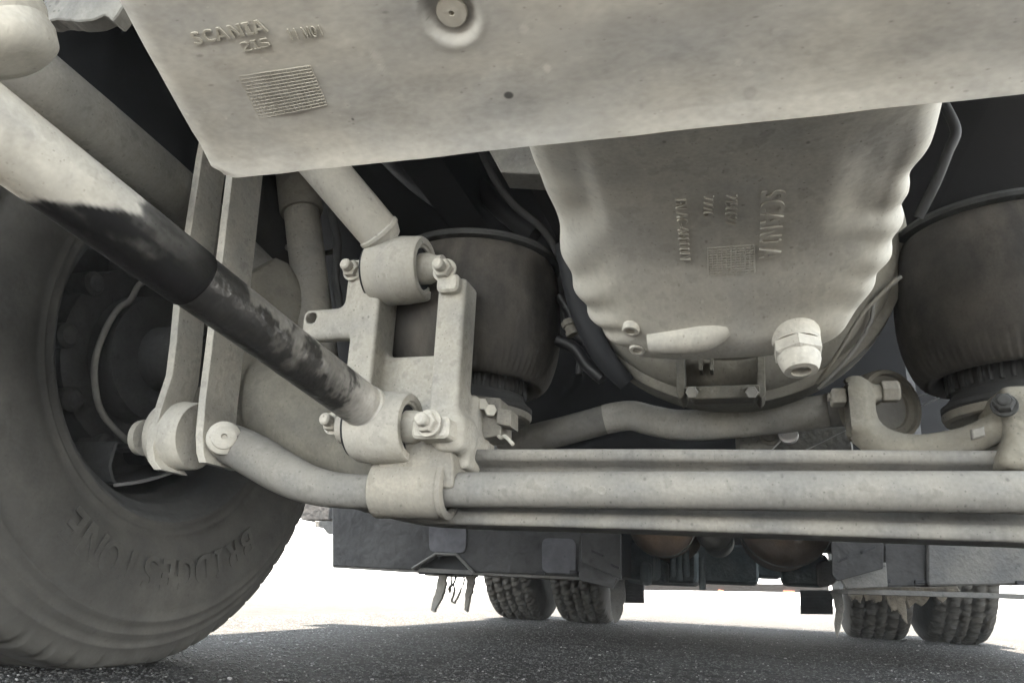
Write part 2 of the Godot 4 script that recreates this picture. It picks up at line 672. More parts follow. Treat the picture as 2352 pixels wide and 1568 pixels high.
func front_tyre_wheel(axle: Node3D) -> void:
	var C := Vector3(-1.10, .52, -1.1)
	var o := .15
	# rim
	var rim := new_st()
	lathe(rim, C, Vector3.RIGHT, [[o - .008, .298], [o - .002, .300], [o + .0, .296], [o - .002, .288], [o - .014, .279], [o - .03, .268], [o - .034, .262], [o - .05, .258], [o - .075, .254], [o - .082, .246], [o - .10, .243], [o - .17, .236], [o - .215, .222], [o - .225, .205], [o - .225, .10]], 96, false, false)
	var t := part("front_wheel", rim, M.dim_dark, axle)
	t.set_meta("label", "dusty front wheel seen from its inner side, large lettered sidewall")
	var prof := [[o - .03, .284], [o - .004, .287], [o + .002, .296], [o - .002, .303], [o + .004, .309], [o + .006, .314], [o + .003, .318],
		[o + .012, .332], [o + .020, .355], [o + .026, .385], [o + .027, .41], [o + .024, .432], [o + .0195, .446], [o + .0215, .448], [o + .0205, .452], [o + .015, .456],
		[o + .011, .466], [o + .013, .469], [o + .0115, .472], [o + .005, .478], [o - .001, .487], [o + .001, .490], [o - .002, .493], [o - .008, .500], [o - .012, .508, .5], [o - .016, .516, 1.0], [o - .024, .523, 1.0], [o - .036, .526, .7],
		[o - .07, .528], [o - .072, .515], [o - .082, .515], [o - .084, .528], [o - .15, .53], [o - .21, .528], [o - .212, .515], [o - .222, .515], [o - .224, .528], [o - .262, .526], [o - .28, .516], [o - .29, .49],
		[o - .31, .44], [o - .315, .39], [o - .305, .33], [o - .28, .286]]
	var st := tyre_mesh(prof, 720, 24, 27, 60, .0045, .5195)
	var sh := SurfaceTool.new()
	sh.begin(Mesh.PRIMITIVE_TRIANGLES)
	sh.append_from(commit(st), 0, Transform3D(Basis(), C))
	
	# raised letters round the lower sidewall
	var word := "BRIDGESTONE"
	for i in word.length():
		var a := deg_to_rad(-55.6 - 6.7 * i)
		var out := Vector3(0, sin(a), -cos(a))
		var along := Vector3(0, cos(a) * -1.0, -sin(a))
		var up := out
		var right := -along if Vector3.RIGHT.dot((-along).cross(up)) > 0 else along
		add_text(sh, lettering(word[i],   .050, .0013, C + Vector3(o + .0265, 0, 0) + out * .375, right, up, true, 1.0))
	part("tyre", sh.commit(), M.tyre, t)
	var hub := new_st()
	lathe(hub, C + Vector3(-.09, 0, 0), Vector3.RIGHT, [[0, .17], [.12, .17], [.125, .16], [.125, .12], [.17, .115], [.175, .06], [.3, .055]], 48)
	part("brake_disc", hub, M.dim_dark, t)
	for i in 10:
		var a := TAU * (i + .92) / 10
		var b := new_st()
		lathe(b, C + Vector3(.0, sin(a) * .174, cos(a) * .174), Vector3.RIGHT, [[0, .021], [.046, .021], [.052, .015]], 20)
		part("wheel_nut", b, M.dim_dark, t)
	# sensor cable looping inside the rim
	var h := new_st()
	var hp := []
	for q in [[345, 640], [318, 655], [298, 690], [270, 710], [240, 760], [218, 826], [218, 890], [232, 945], [268, 990], [315, 1026], [380, 1040]]: hp.append(v4(on_x(q[0], q[1], -1.02), .0055))
	tube(h, spline(hp, 5), 10)
	part("sensor_cable", h, M.dim, t)
	var sh2 := new_st()
	var sp := PackedVector2Array()
	for q in [[268, 1010], [320, 1028], [400, 1030], [480, 1050], [400, 1082], [330, 1103], [262, 1113], [250, 1070]]:
		var w := on_x(q[0], q[1], -1.0)
		sp.append(Vector2(-w.z, w.y))
	prism(sh2, Vector3(-1.0, 0, 0), Vector3(0, 0, -1), Vector3.UP, Vector3(-.10, 0, 0), rounded(sp, .012), .003)
	part("brake_shield", sh2, M.dim_dark, t)
	var ed := new_st()
	tube(ed, spline([v4(on_x(262, 1114, -.996), .0028), v4(on_x(330, 1104, -.996), .0034), v4(on_x(400, 1083, -.996), .0030), v4(on_x(450, 1062, -.996), .0024)]), 8)
	part("shield_edge", ed, M.steel, t)

# ---------------------------------------------------------------- axle
func axle_beam() -> void:
	var t := thing("front_axle", "long pale forged axle beam running across the picture", "axle", W(1700, 1200, 1.1))
	# I section swept along the beam
	var I := PackedVector2Array([Vector2(-.048, -.056), Vector2(.048, -.056), Vector2(.048, -.038), Vector2(.02, -.028), Vector2(.016, .028), Vector2(.048, .039), Vector2(.048, .055), Vector2(-.048, .055), Vector2(-.048, .039), Vector2(-.016, .028), Vector2(-.02, -.028), Vector2(-.048, -.038)])
	var prof := rounded(I, .012, 3)
	var path := []
	var low := [[800, 1168], [880, 1190], [1000, 1205], [1400, 1217], [1800, 1231], [2352, 1250]]
	for p in low:
		var q := W(p[0], p[1], 1.06)
		path.append(q + Vector3(0, .058, -.048))
	path.append(path[-1] + Vector3(.12, .0, 0))
	path.append(path[-1] + Vector3(.16, .05, 0))
	path.append(path[-1] + Vector3(.2, .12, 0))
	var pts := []
	for p in path: pts.append(v4(p, 0))
	var sp := []
	for p in spline(pts, 6): sp.append(Vector3(p.x, p.y, p.z))
	var st := new_st()
	sweep(st, sp, prof, Vector3(0, 0, 1), Vector3.UP, false)
	part("beam", st, M.dust_bar, t)
	# forged swan neck up to the king pin
	var a := W(900, 1075, 1.13)
	var b := W(740, 1000, 1.14)
	var c := W(640, 925, 1.15)
	var e := W(560, 870, 1.17)
	var f := func(p: Vector3) -> float:
		var d := sd_cap(p, a, b, .055, .066)
		d = smin(d, sd_cap(p, b, c, .066, .075), .03)
		d = smin(d, sd_cap(p, c, e, .075, .085), .03)
		return maxf(d, -(p.z + 1.085))if false else smin(d, sd_cyl(p, e + Vector3(-.03, -.12, 0), e + Vector3(-.03, .12, 0), .06, .012), .03)
	var me := cast_mesh(f, Vector3(-1.0, .2, -1.32), Vector3(-.35, .62, -1.0), .0085)
	part("swan_neck", me, M.dust_brown, t)
	# right hand seat, rising at the frame edge
	var r0 := px_box(2312, 880, 2440, 1060, 1.04, 1.16)
	var r1 := px_box(2300, 1000, 2440, 1062, 1.03, 1.14)
	var nb := W(2308, 932, 1.03)
	var g := func(p: Vector3) -> float:
		var d := sd_box(p, r0[0], r0[1], .012)
		return smin(d, sd_box(p, r1[0] + Vector3(0, -.012, 0), r1[1] * Vector3(1, .6, 1), .012), .03)
	var lo: Vector3 = r1[0] - r1[1] - Vector3(.03, .05, .03)
	var hi: Vector3 = r0[0] + r0[1] + Vector3(.03, .03, .03)
	front_tyre_wheel(t)
	part("spring_seat", cast_mesh(g, Vector3(minf(lo.x, hi.x), lo.y, -1.2), Vector3(hi.x, hi.y, -1.0), .007), M.dust_brown, t)
	nut_and_stud(t, nb, Vector3(-.3, .25, 1), .012, .012, .007, .008, M.dim_dark)

func knuckle_side() -> void:
	# thick arm behind the first rod, towards the wheel
	var t := thing("steering_arm", "shadowed round tube lying behind the thick diagonal rod", "steering tube", W(260, 320, .7))
	var st := new_st()
	tube(st, spline([v4(W(-60, 60, .55), .042), v4(W(80, 182, .63), .043), v4(W(240, 312, .77), .045), v4(W(408, 452, .99), .048), v4(W(520, 565, 1.17), .048), v4(W(620, 660, 1.27), .046)], 6), 36)
	part("tube", st, M.dust_grey, t)
	var c := new_st()
	lathe(c, W(600, 640, 1.16), W(640, 700, 1.2) - W(600, 640, 1.16), [[-.02, .045], [0, .058], [.08, .062], [.12, .055], [.13, .03]], 32)
	part("end_cap", c, M.dust_brown, t)

func stabiliser() -> void:
	# link: two straps, roller, bolt
	var b0 := W(430, 1000, 1.02)
	var t := thing("stabiliser_link", "upright pair of pale straps clamping a bush, left of the axle", "stabiliser link", W(410, 1060, 1.02))
	for k in 2:
		var px := [[482, 220], [456, 360], [430, 530], [404, 700], [396, 790], [387, 862], [366, 925], [349, 985], [342, 1030]] if k == 0 else [[549, 210], [524, 415], [497, 640], [478, 800], [464, 910], [456, 1000], [458, 1040]]
		var path := []
		for i in px.size():
			var d := lerpf(.94, .975 if k == 0 else .985, clampf((px[i][1] - 215.0) / 815.0, 0, 1))
			path.append(W(px[i][0], px[i][1], d))
		if k == 0:
			path.append(W(346, 1058, .978))
			path.append(W(360, 1078, .985))
		else:
			path.append(W(464, 1062, .99))
		var st := new_st()
		var h := .0068
		var dp := .064 if k == 0 else .082
		var prof := PackedVector2Array([Vector2(-h, -.001), Vector2(-h + .001, 0), Vector2(h - .001, 0), Vector2(h, -.001), Vector2(h, -dp + .001), Vector2(h - .001, -dp), Vector2(-h + .001, -dp), Vector2(-h, -dp + .001)])
		sweep(st, path, prof, Vector3.RIGHT, Vector3(0, 0, 1))
		part("strap", st, M.dust, t)
	var c := W(374, 1000, 1.028)
	var e := W(462, 1002, 1.028)
	var l := c.distance_to(e)
	var ro := new_st()
	lathe(ro, c, e - c, [[.004, .03], [.004, .0515], [.0065, .0540], [.016, .0545], [l * .44, .0558], [l * .47, .0548], [l * .5, .0566], [l * .56, .0562], [l - .010, .0545], [l - .0065, .052], [l - .006, .03]], 56)
	part("bush", ro, M.dust, t)
	var bh := new_st()
	lathe(bh, W(336, 1005, 1.02), Vector3.LEFT, [[0, .03], [.012, .029], [.02, .02], [.022, 0.012]], 24)
	part("bolt_head", bh, M.dust, t)
	# bar
	var s := thing("stabiliser_bar", "thick round pale bar across the picture in front of the axle", "stabiliser bar", W(1700, 1130, 1.03))
	var pts := []
	for q in [[498, 1012, 1.03, .028], [530, 1020, 1.03, .032], [590, 1050, 1.03, .034], [650, 1085, 1.03, .0325], [710, 1112, 1.03, .029], [780, 1126, 1.03, .0262], [870, 1129, 1.03, .0250], [1060, 1125, 1.03, .0250], [1700, 1127, 1.03, .0250], [2352, 1131, 1.03, .0250], [2700, 1135, 1.03, .0250]]:
		pts.append(v4(W(q[0], q[1], q[2]), q[3]))
	var st := new_st()
	tube(st, spline(pts, 10), 44)
	part("bar", st, M.dust_bar, s)
	var hn := new_st()
	var hp := W(513, 1007, 1.0)
	lathe(hn, hp, Vector3(.62, .02, .78), [[-.02, .026], [.008, .026], [.012, .022], [.013, .018]], 40)
	part("end_boss", hn, M.dust, s)
	var hq := new_st()
	lathe(hq, hp + Vector3(.62, .02, .78) * .012, Vector3(.62, .02, .78), [[0, .0195], [.004, .0190], [.006, .016], [.0065, .0045], [.002, .0038], [.002, .0004]], 28)
	part("end_bolt", hq, M.dust, s)
	# a chipped spot on the bar
	var sp := new_st()
	var ctr := W(1389, 1141, .9985)
	var nn := (EYE - ctr).normalized()
	nn.x = 0
	nn = nn.normalized()
	var axis_pt := W(1389, 1126, 1.03)
	lathe(sp, Vector3(axis_pt.x, axis_pt.y, axis_pt.z) + nn * .0243, nn, [[0, .0062], [.0010, .0060], [.0012, .0040], [.0008, .0034], [.0010, .0002]], 24)
	part("chip", sp, M.dim, s)
	# clamp
	var k := thing("bar_clamp", "wide cylindrical clamp holding the stabiliser bar below the bracket", "clamp", W(955, 1185, 1.03))
	var cl := new_st()
	var c0 := W(867, 1124, 1.03)
	var c1 := W(1032, 1124, 1.03)
	var L := c1.x - c0.x
	lathe(cl, c0, Vector3.RIGHT, [[0, .030], [0, .0385], [.002, .0415], [L * .5, .0415], [L - .012, .0415], [L - .010, .0400], [L - .008, .0400], [L - .006, .0420], [L, .0420], [L + .002, .040], [L + .003, .033], [L - .006, .031]], 64, false, false)
	part("shell", cl, M.dust_iron, k)
	var bu := new_st()
	lathe(bu, c0, Vector3.RIGHT, [[.004, .024], [.004, .031], [L - .012, .031], [L - .012, .024]], 48, false, false)
	part("rubber", bu, M.black, k)
	var ne := new_st()
	slab_px(ne, [[868, 1060], [880, 1010], [1030, 1010], [1040, 1060], [1040, 1120], [868, 1120]], 1.0, 1.10, .006, .003)
	part("neck", ne, M.dust_iron, k)

# ---------------------------------------------------------------- bracket with both rod ends
func link_bracket() -> void:
	var t := thing("link_bracket", "tall cast bracket with a square window, carrying both rod ends", "bracket", W(940, 1060, 1.08))
	var colL := px_box(796, 640, 856, 1010, 1.015, 1.085)
	var lug := px_box(690, 704, 840, 775, 1.018, 1.05)
	var ear := px_box(790, 612, 850, 720, 1.02, 1.07)
	var colR := px_box(992, 640, 1058, 1020, 1.0, 1.055)
	var footR := px_box(990, 940, 1060, 1034, .985, 1.06)
	var web := px_box(840, 818, 1010, 1060, 1.06, 1.10)
	var base := px_box(860, 985, 1075, 1075, 1.03, 1.12)
	var side := px_box(1058, 905, 1094, 1030, 1.06, 1.16)
	var hole := W(722, 735, 1.03)
	var slot := px_box(730, 792, 792, 812, .9, 1.2)
	var f := func(p: Vector3) -> float:
		var d := sd_box(p, colL[0], colL[1], .004)
		d = smin(d, sd_box(p, lug[0], lug[1], .012), .012)
		d = smin(d, sd_box(p, ear[0], ear[1], .012), .014)
		d = smin(d, sd_box(p, web[0], web[1], .004), .014)
		d = smin(d, sd_box(p, colR[0], colR[1], .005), .010)
		d = smin(d, sd_box(p, footR[0], footR[1], .016), .012)
		d = smin(d, sd_box(p, base[0], base[1], .008), .012)
		d = smin(d, sd_box(p, side[0], side[1], .008), .014)
		var q := Vector2(p.x - hole.x, p.y - hole.y).length() - .0098
		return maxf(d, -q)
	var lo := Vector3(W(672, 730, 1.03).x, W(900, 1085, 1.03).y, -1.18)
	var hi := Vector3(W(1170, 800, 1.03).x, W(900, 595, 1.03).y, -.965)
	part("casting", cast_mesh(f, lo, hi, .0040), M.dust_bracket, t)
	# pins and clamp blocks
	for b in [[1002, 628, 1052, 668, .985, 1.02, 1010, 606, 0], [945, 955, 1030, 1006, .955, 1.0, 985, 975, 1]]:
		var q := px_box(b[0], b[1], b[2], b[3], b[4], b[5])
		var st := new_st()
		box(st, q[0] - q[1], q[0] + q[1], .004, .010)
		part("pin_block", st, M.dust, t)
	for b in [[1022, 622, .99, .0155], [985, 972, .952, .0155], [812, 622, 1.015, .0145], [768, 972, 1.0, .0145]]:
		nut_and_stud(t, W(b[0], b[1], b[2]), Vector3(-.08, .05, 1), b[3], .012, .0088, .018, M.dust)

func rod_end(parent: Node, c: Vector3, r: float, len: float, m: Material, pin_to: float) -> void:
	var h := new_st()
	var x := Vector3.RIGHT
	lathe(h, c - x * len * .5, x, [[.006, r * .55], [0, r * .70], [0, r * .86], [.006, r * .93], [len * .28, r * .985], [len * .36, r], [len * .64, r], [len * .72, r * .985], [len - .004, r * .95], [len, r * .90], [len, r * .72], [len - .003, r * .70], [len - .004, r * .63], [len - .014, r * .60]], 64, false, false)
	part("eye", h, m, parent)
	var w := new_st()
	lathe(w, c - x * len * .5, x, [[-.004, r * .52], [-.008, r * .66], [-.005, r * .80], [.004, r * .84]], 48, false, false)
	part("seal_ring", w, M.black, parent)
	var w2 := new_st()
	lathe(w2, c + x * len * .5, x, [[-.010, r * .62], [-.006, r * .60], [-.008, r * .45]], 48, false, false)
	part("seal_ring", w2, M.black, parent)
	var p := new_st()
	lathe(p, c - x * len * .5, x, [[-.026, r * .42], [len * .5, r * .46], [len + .006, r * .46], [len + .02, r * .36], [len + pin_to, r * .36]], 40)
	part("pin", p, m, parent)

func rod_tube(parent: Node, called: String, a: Vector3, b: Vector3, prof: Array, m: Material, tone = null, rows := 160, n := 56) -> void:
	# straight turned rod from a to b; prof: [t, radius]; tone(t, e, angle) gives a vertex colour, e = +1 on top
	var st := SurfaceTool.new()
	st.begin(Mesh.PRIMITIVE_TRIANGLES)
	var ax := (b - a).normalized()
	var up := (a.lerp(b, .5) - EYE).cross(ax).normalized()
	if up.y < 0: up = -up
	var sd := ax.cross(up)
	var t0: float = prof[0][0]
	var t1: float = prof[-1][0]
	for i in rows + 1:
		var t := lerpf(t0, t1, float(i) / rows)
		var r := 0.0
		var dr := 0.0
		for k in prof.size() - 1:
			if t >= prof[k][0] - 1e-6 and t <= prof[k + 1][0] + 1e-6:
				var q: float = (t - prof[k][0]) / maxf(1e-6, prof[k + 1][0] - prof[k][0])
				r = lerpf(prof[k][1], prof[k + 1][1], q)
				dr = (prof[k + 1][1] - prof[k][1]) / maxf(1e-6, prof[k + 1][0] - prof[k][0]) / a.distance_to(b)
		for j in n + 1:
			var g := TAU * j / n
			var nn := up * cos(g) + sd * sin(g)
			st.set_normal((nn - ax * dr).normalized())
			st.set_color(tone.call(t, cos(g), g) if tone != null else Color.WHITE)
			st.add_vertex(a.lerp(b, t) + nn * r)
	for i in rows:
		for j in n:
			var q := i * (n + 1) + j
			for k in [q, q + n + 2, q + 1, q, q + n + 1, q + n + 2]: st.add_index(k)
	part(called, st.commit(), m, parent)

func upper_rod() -> void:
	var c := W(918, 622, 1.03)
	var t := thing("upper_reaction_rod", "short pale rod ending in the upper eye of the bracket", "reaction rod", c)
	var a := W(600, 215, .80)
	var b := W(893, 560, 1.015)
	rod_tube(t, "rod", a, b, [[0, .0335], [.90, .0345], [.905, .0368], [.925, .0368], [.935, .0338], [.985, .027], [1.0, .012]], M.dust)
	rod_end(t, c, .0555, .092, M.dust_bracket, .03)

func lower_rod() -> void:
	var c := W(882, 982, 1.0)
	var t := thing("lower_reaction_rod", "thick diagonal rod, pale dust on black, ending at the lower eye", "reaction rod", c)
	var a := W(0, 310, .442)
	var b := W(862, 954, .985)
	var n := FastNoiseLite.new()
	n.seed = 5; n.frequency = 6.0; n.fractal_octaves = 5
	var fine := FastNoiseLite.new()
	fine.seed = 9; fine.frequency = 30.0; fine.fractal_octaves = 3
	var vm: StandardMaterial3D = M.dust.duplicate()
	vm.vertex_color_use_as_albedo = true
	vm.roughness = .7
	var sleeve := func(s: float, e: float, g: float) -> Color:
		var k := n.get_noise_3d(s * 1.2, cos(g) * .16, sin(g) * .16)
		var h := fine.get_noise_3d(s * 1.0, cos(g) * .09, sin(g) * .09)
		var edge := lerpf(.075, .215, clampf(e * .8 + .55, 0, 1)) + k * .020 + h * .004
		var q := smoothstep(edge - .006, edge + .016, s)
		var film := .022 + .24 * clampf(k * 1.2 + e * .8 + .05, 0, 1) * (1.0 - smoothstep(.22, .40, s)) + .05 * clampf(e + k * .5, 0, 1) * (1.0 - smoothstep(.33, .40, s))
		var v := lerpf(1.0 + k * .25 + h * .10, film, q)
		return Color(v, v * lerpf(1.0, 1.02, q), v * lerpf(1.0, 1.08, q))
	rod_tube(t, "sleeve", a, b, [[-.35, .0385], [.388, .0356], [.399, .0349], [.404, .0335]], vm, sleeve, 300, 72)
	var gm: StandardMaterial3D = vm.duplicate()
	gm.roughness = .38
	gm.metallic_specular = .6
	gm.normal_texture = M.coarse
	gm.normal_scale = .8
	var body := func(s: float, e: float, g: float) -> Color:
		var k := n.get_noise_3d(s * 2.2, cos(g) * .10, sin(g) * .10)
		var h := fine.get_noise_3d(s * 2.6, cos(g) * .05, sin(g) * .05)
		var black := smoothstep(-.05, .22, -e * .36 + k * .9 + h * .22 + .20 + .55 * (1.0 - smoothstep(.42, .60, s)) - smoothstep(.80, .97, s) * .75)
		var grey := .30 + k * .25 + h * .16 + smoothstep(.78, .98, s) * .6 + clampf(e, 0, 1) * .25
		var v := lerpf(grey, .05 + .05 * clampf(h, 0, 1), black)
		return Color(v, v, v * 1.03)
	rod_tube(t, "rod", a, b, [[.402, .0336], [.60, .0324], [.945, .0318], [.950, .0338], [.962, .0342], [.968, .0320], [.99, .024], [1.0, .012]], gm, body, 260, 72)
	rod_end(t, c, .0535, .088, M.dust_bracket, .035)
	# front mounting at the top left corner
	var m := thing("front_rod_mount", "pale rounded bush housing in the top left corner", "mount", W(0, 60, .42))
	var o := W(-18, 40, .40)
	var ax := (W(60, 190, .43) - o).normalized()
	var h := new_st()
	lathe(h, o - ax * .03, ax, [[-.06, .046], [.0, .046], [.034, .045], [.046, .041], [.049, .036]], 56)
	part("housing", h, M.dust, m)
	var w := new_st()
	lathe(w, o + ax * .002, ax, [[0, .040], [.022, .0435], [.036, .040], [.042, .031], [.043, .02]], 56)
	part("flange", w, M.dust, m)

func shock() -> void:
	var t := thing("shock_absorber", "upright telescopic damper between the straps and the bracket", "shock absorber", W(725, 750, 1.2))
	var a := W(655, 180, 1.22)
	var b := W(700, 560, 1.22)
	var e := W(740, 880, 1.22)
	var ax := (e - a).normalized()
	var s := new_st()
	var l1 := (W(694, 488, 1.22) - a).length()
	lathe(s, a, ax, [[0, .044], [l1 - .006, .044], [l1, .042], [l1 + .001, .036]], 40)
	part("dust_tube", s, M.dust_brown, t)
	var q := new_st()
	lathe(q, a, ax, [[l1 - .01, .036], [(e - a).length(), .036]], 40)
	part("cylinder", q, M.dust_iron, t)
	# link from the shock foot
	var u := new_st()
	tube(u, spline([v4(W(740, 850, 1.22), .03), v4(W(760, 930, 1.2), .03), v4(W(780, 990, 1.16), .03)]), 24)
	part("foot", u, M.dust_brown, t)

func air_spring(parent: Node, c: Vector3, top: float, bottom: float, r: float) -> void:
	# rolled rubber sleeve; c.x, c.z its axis
	var o := Vector3(c.x, 0, c.z)
	var h := top - bottom
	var prof := [[top, r * .80], [top - .006, r * .90], [top - .026, r * .965], [top - h * .25, r * 1.0], [top - h * .55, r * 1.02], [bottom + .06, r * 1.0], [bottom + .030, r * .95], [bottom + .010, r * .89], [bottom, r * .82], [bottom + .002, r * .75], [bottom + .016, r * .69], [bottom + .05, r * .66], [bottom + .09, r * .66]]
	var pv := []
	for p in prof: pv.append(Vector4(p[0], p[1], 0, 0))
	var smooth := []
	for p in spline(pv, 5): smooth.append([p.x, p.y])
	var st := new_st()
	# fine puckers on the roll
	var rr := []
	var n := 240
	for p in smooth:
		var rg := PackedVector3Array()
		var low := clampf(1.0 - (p[0] - bottom) / .05, 0, 1)
		for j in n:
			var a := TAU * j / n
			var k: float = p[1] + .0016 * low * sin(a * 80.0)
			rg.append(o + Vector3(cos(a) * k, p[0], sin(a) * k))
		rr.append(rg)
	rings(st, rr, true, false, false, 9.0)
	part("bellows", st, M.bellows, parent)
	var pi := new_st()
	lathe(pi, o, Vector3.UP, [[bottom - .045, r * .70], [bottom - .042, r * .72], [bottom - .036, r * .72], [bottom - .033, r * .69], [bottom - .02, r * .62], [bottom - .006, r * .635], [bottom + .08, r * .64]], 72)
	part("piston", pi, M.dim_dark, parent)
	for i in 44:
		var a := TAU * i / 44
		var q := new_st()
		var d := Vector3(cos(a), 0, sin(a))
		tube(q, [v4(o + d * r * .633 + Vector3.UP * (bottom - .016), .0035), v4(o + d * r * .641 + Vector3.UP * (bottom + .03), .0035)], 5)
		if d.z > -.3: part("rib", q, M.dim_dark, parent)
	var pl := new_st()
	lathe(pl, o, Vector3.UP, [[bottom - .058, r * .66], [bottom - .056, r * .70], [bottom - .050, r * .72], [bottom - .046, r * .72], [bottom - .045, r * .68]], 72)
	part("foot_plate", pl, M.dust_iron, parent)
	var tp := new_st()
	lathe(tp, o, Vector3.UP, [[top - .008, r * .90], [top - .006, r * .985], [top - .001, r * 1.0], [top + .004, r * .985], [top + .006, r * .8]], 96)
	part("top_plate", tp, M.dim_dark, parent)

func air_springs() -> void:
	var c := W(1092, 700, 1.21)
	var t := thing("air_spring", "black rubber air bellows directly behind the cast bracket", "air spring", Vector3(c.x, .5, c.z), "air springs of the front axle")
	air_spring(t, c, W(1092, 530, 1.07).y, W(1110, 893, 1.21).y, .152)
	# clutter at the foot: bolts and a sheet clip
	var k := thing("spring_clip", "folded metal clip with two bolts at the foot of the left bellows", "clip", W(1150, 1015, 1.1))
	var st := new_st()
	slab_px(st, [[1086, 908], [1150, 914], [1150, 1000], [1086, 1010]], 1.09, 1.15, .004)
	part("block", st, M.dust_iron, k)
	var s2 := new_st()
	slab_px(s2, [[1140, 936], [1174, 942], [1174, 980], [1140, 972]], 1.08, 1.12)
	part("tab", s2, M.dust_iron, k)
	for p in [[1106, 930], [1126, 944]]:
		var h := new_st()
		hex(h, W(p[0], p[1], 1.085), Vector3(.4, -.1, 1), .010, .014)
		part("bolt", h, M.dust, k)
	var w := new_st()
	tube(w, spline([v4(W(1130, 985, 1.1), .003), v4(W(1150, 1005, 1.09), .003), v4(W(1160, 1002, 1.08), .003), v4(W(1178, 1020, 1.07), .003)]), 8)
	part("split_pin", w, M.dust, k)
	var c2 := W(2316, 640, 1.19)
	var u := thing("air_spring", "black rubber air bellows cut by the right edge of the picture", "air spring", Vector3(c2.x, .5, c2.z), "air springs of the front axle")
	air_spring(u, c2, W(2316, 446, 1.05).y, W(2316, 876, 1.19).y, .152)

func bent_rod() -> void:
	var t := thing("bent_drag_link", "bent pale rod with a kink, running behind the axle to a ball joint", "drag link", W(1600, 1010, 1.32))
	var pts := []
	for q in [[1150, 1030], [1195, 1014], [1300, 988], [1395, 962]]: pts.append(v4(W(q[0], q[1], 1.32), .026))
	var st := new_st()
	tube(st, spline(pts, 8), 28)
	part("dark_end", st, M.dim, t)
	pts = []
	for q in [[1390, 963], [1420, 957], [1455, 955], [1500, 966], [1560, 976], [1640, 974], [1800, 957], [1946, 936]]: pts.append(v4(W(q[0], q[1], 1.32 if q[0] < 1600 else lerpf(1.32, 1.26, (q[0] - 1600) / 350.0)), .0265))
	st = new_st()
	tube(st, spline(pts, 8), 36)
	part("tube", st, M.dust_grey, t)
	var a := W(1935, 938, 1.255)
	var b := W(1990, 932, 1.25)
	var nk := new_st()
	lathe(nk, a, b - a, [[-.02, .026], [-.018, .0275], [.012, .0275], [.014, .024], [.06, .024]], 40)
	part("neck", nk, M.dim, t)
	# joint ring
	var c := W(2022, 936, 1.23)
	var fx := Vector3(.55, 0, .83)
	var rg := new_st()
	lathe(rg, c - fx * .03, fx, [[0, .040], [0, .051], [.006, .0545], [.05, .0545], [.056, .052], [.057, .046], [.050, .045], [.048, .036], [.044, .035], [.043, .026], [.036, .025]], 56, false, false)
	part("joint_ring", rg, M.dust_brown, t)
	var co := new_st()
	lathe(co, c - fx * .03, fx, [[.02, .044], [.044, .034], [.046, .001]], 40)
	part("rubber", co, M.dim, t)
	# the curved arm that forks round it
	var m := thing("curved_arm", "curved forged arm bolted to the ball joint at right", "steering arm", W(2150, 1040, 1.12))
	var path := []
	for q in [[1966, 895, 1.12, .030], [1972, 940, 1.12, .031], [1985, 985, 1.12, .033], [2030, 1020, 1.11, .033], [2100, 1034, 1.10, .031], [2180, 1024, 1.09, .029], [2250, 1002, 1.08, .027], [2330, 960, 1.07, .028]]:
		path.append(v4(W(q[0], q[1], q[2]), q[3]))
	var sp := spline(path, 5)
	var f := func(p: Vector3) -> float:
		var d := 1e3
		for i in sp.size() - 1:
			var u: Vector4 = sp[i]
			var v: Vector4 = sp[i + 1]
			d = minf(d, sd_cap(p, Vector3(u.x, u.y, u.z), Vector3(v.x, v.y, v.z), u.w * .68, v.w * .68))
		return d
	var bx := px_box(1945, 882, 1998, 985, 1.09, 1.15)
	var bb: Vector3 = bx[0]
	var bh: Vector3 = bx[1]
	var tb := px_box(1998, 880, 2036, 918, 1.11, 1.15)
	var g := func(p: Vector3) -> float:
		var d: float = f.call(p)
		d = smin(d, sd_box(p, bb, bh, .006), .02)
		return smin(d, sd_box(p, tb[0], tb[1], .004), .006)
	var lo := Vector3(W(1930, 900, 1.15).x, W(2100, 1075, 1.05).y, -1.2)
	var hi := Vector3(W(2345, 900, 1.05).x, W(2000, 860, 1.15).y, -1.02)
	part("arm", cast_mesh(g, lo, hi, .006), M.dust_brown, m)
	var n1 := new_st()
	box(n1, W(1908, 936, 1.15) , W(1944, 890, 1.12), .003, .004)
	box(n1, W(1901, 922, 1.145), W(1910, 902, 1.125), .002)
	part("nut", n1, M.dust, m)
	var n2 := new_st()
	hex(n2, W(2026, 900, 1.12), Vector3.RIGHT, .0155, .022)
	part("bolt_head", n2, M.dust_iron, m)
	# clip lying on the arm
	var cl := new_st()
	slab_px(cl, [[2232, 985], [2262, 978], [2265, 1000], [2236, 1008]], 1.04, 1.05)
	part("clip", cl, M.dim, m)
	# small bracket with a clamp under the tube
	var h := thing("hose_clamp", "small clamp with a round nut under the bent rod", "hose clamp", W(1780, 1035, 1.3))
	var s3 := new_st()
	slab_px(s3, [[1698, 995], [1760, 985], [1820, 985], [1770, 1035], [1735, 1050], [1698, 1050]], 1.36, 1.38)
	part("plate", s3, M.dim, h)
	var s4 := new_st()
	lathe(s4, W(1768, 1000, 1.36), Vector3(-.1, 0, 1), [[0, .017], [.004, .017], [.005, .012], [.016, .012], [.017, .006]], 24)
	part("nut", s4, M.dust_iron, h)
	var s5 := new_st()
	lathe(s5, W(1812, 1000, 1.36), Vector3(-.1, 0, 1), [[0, .016], [.02, .016], [.021, .012], [.012, .011]], 24)
	part("ring", s5, M.steel, h)

# ---------------------------------------------------------------- engine
var pan_rows := []
var pan_n := Vector3.ZERO

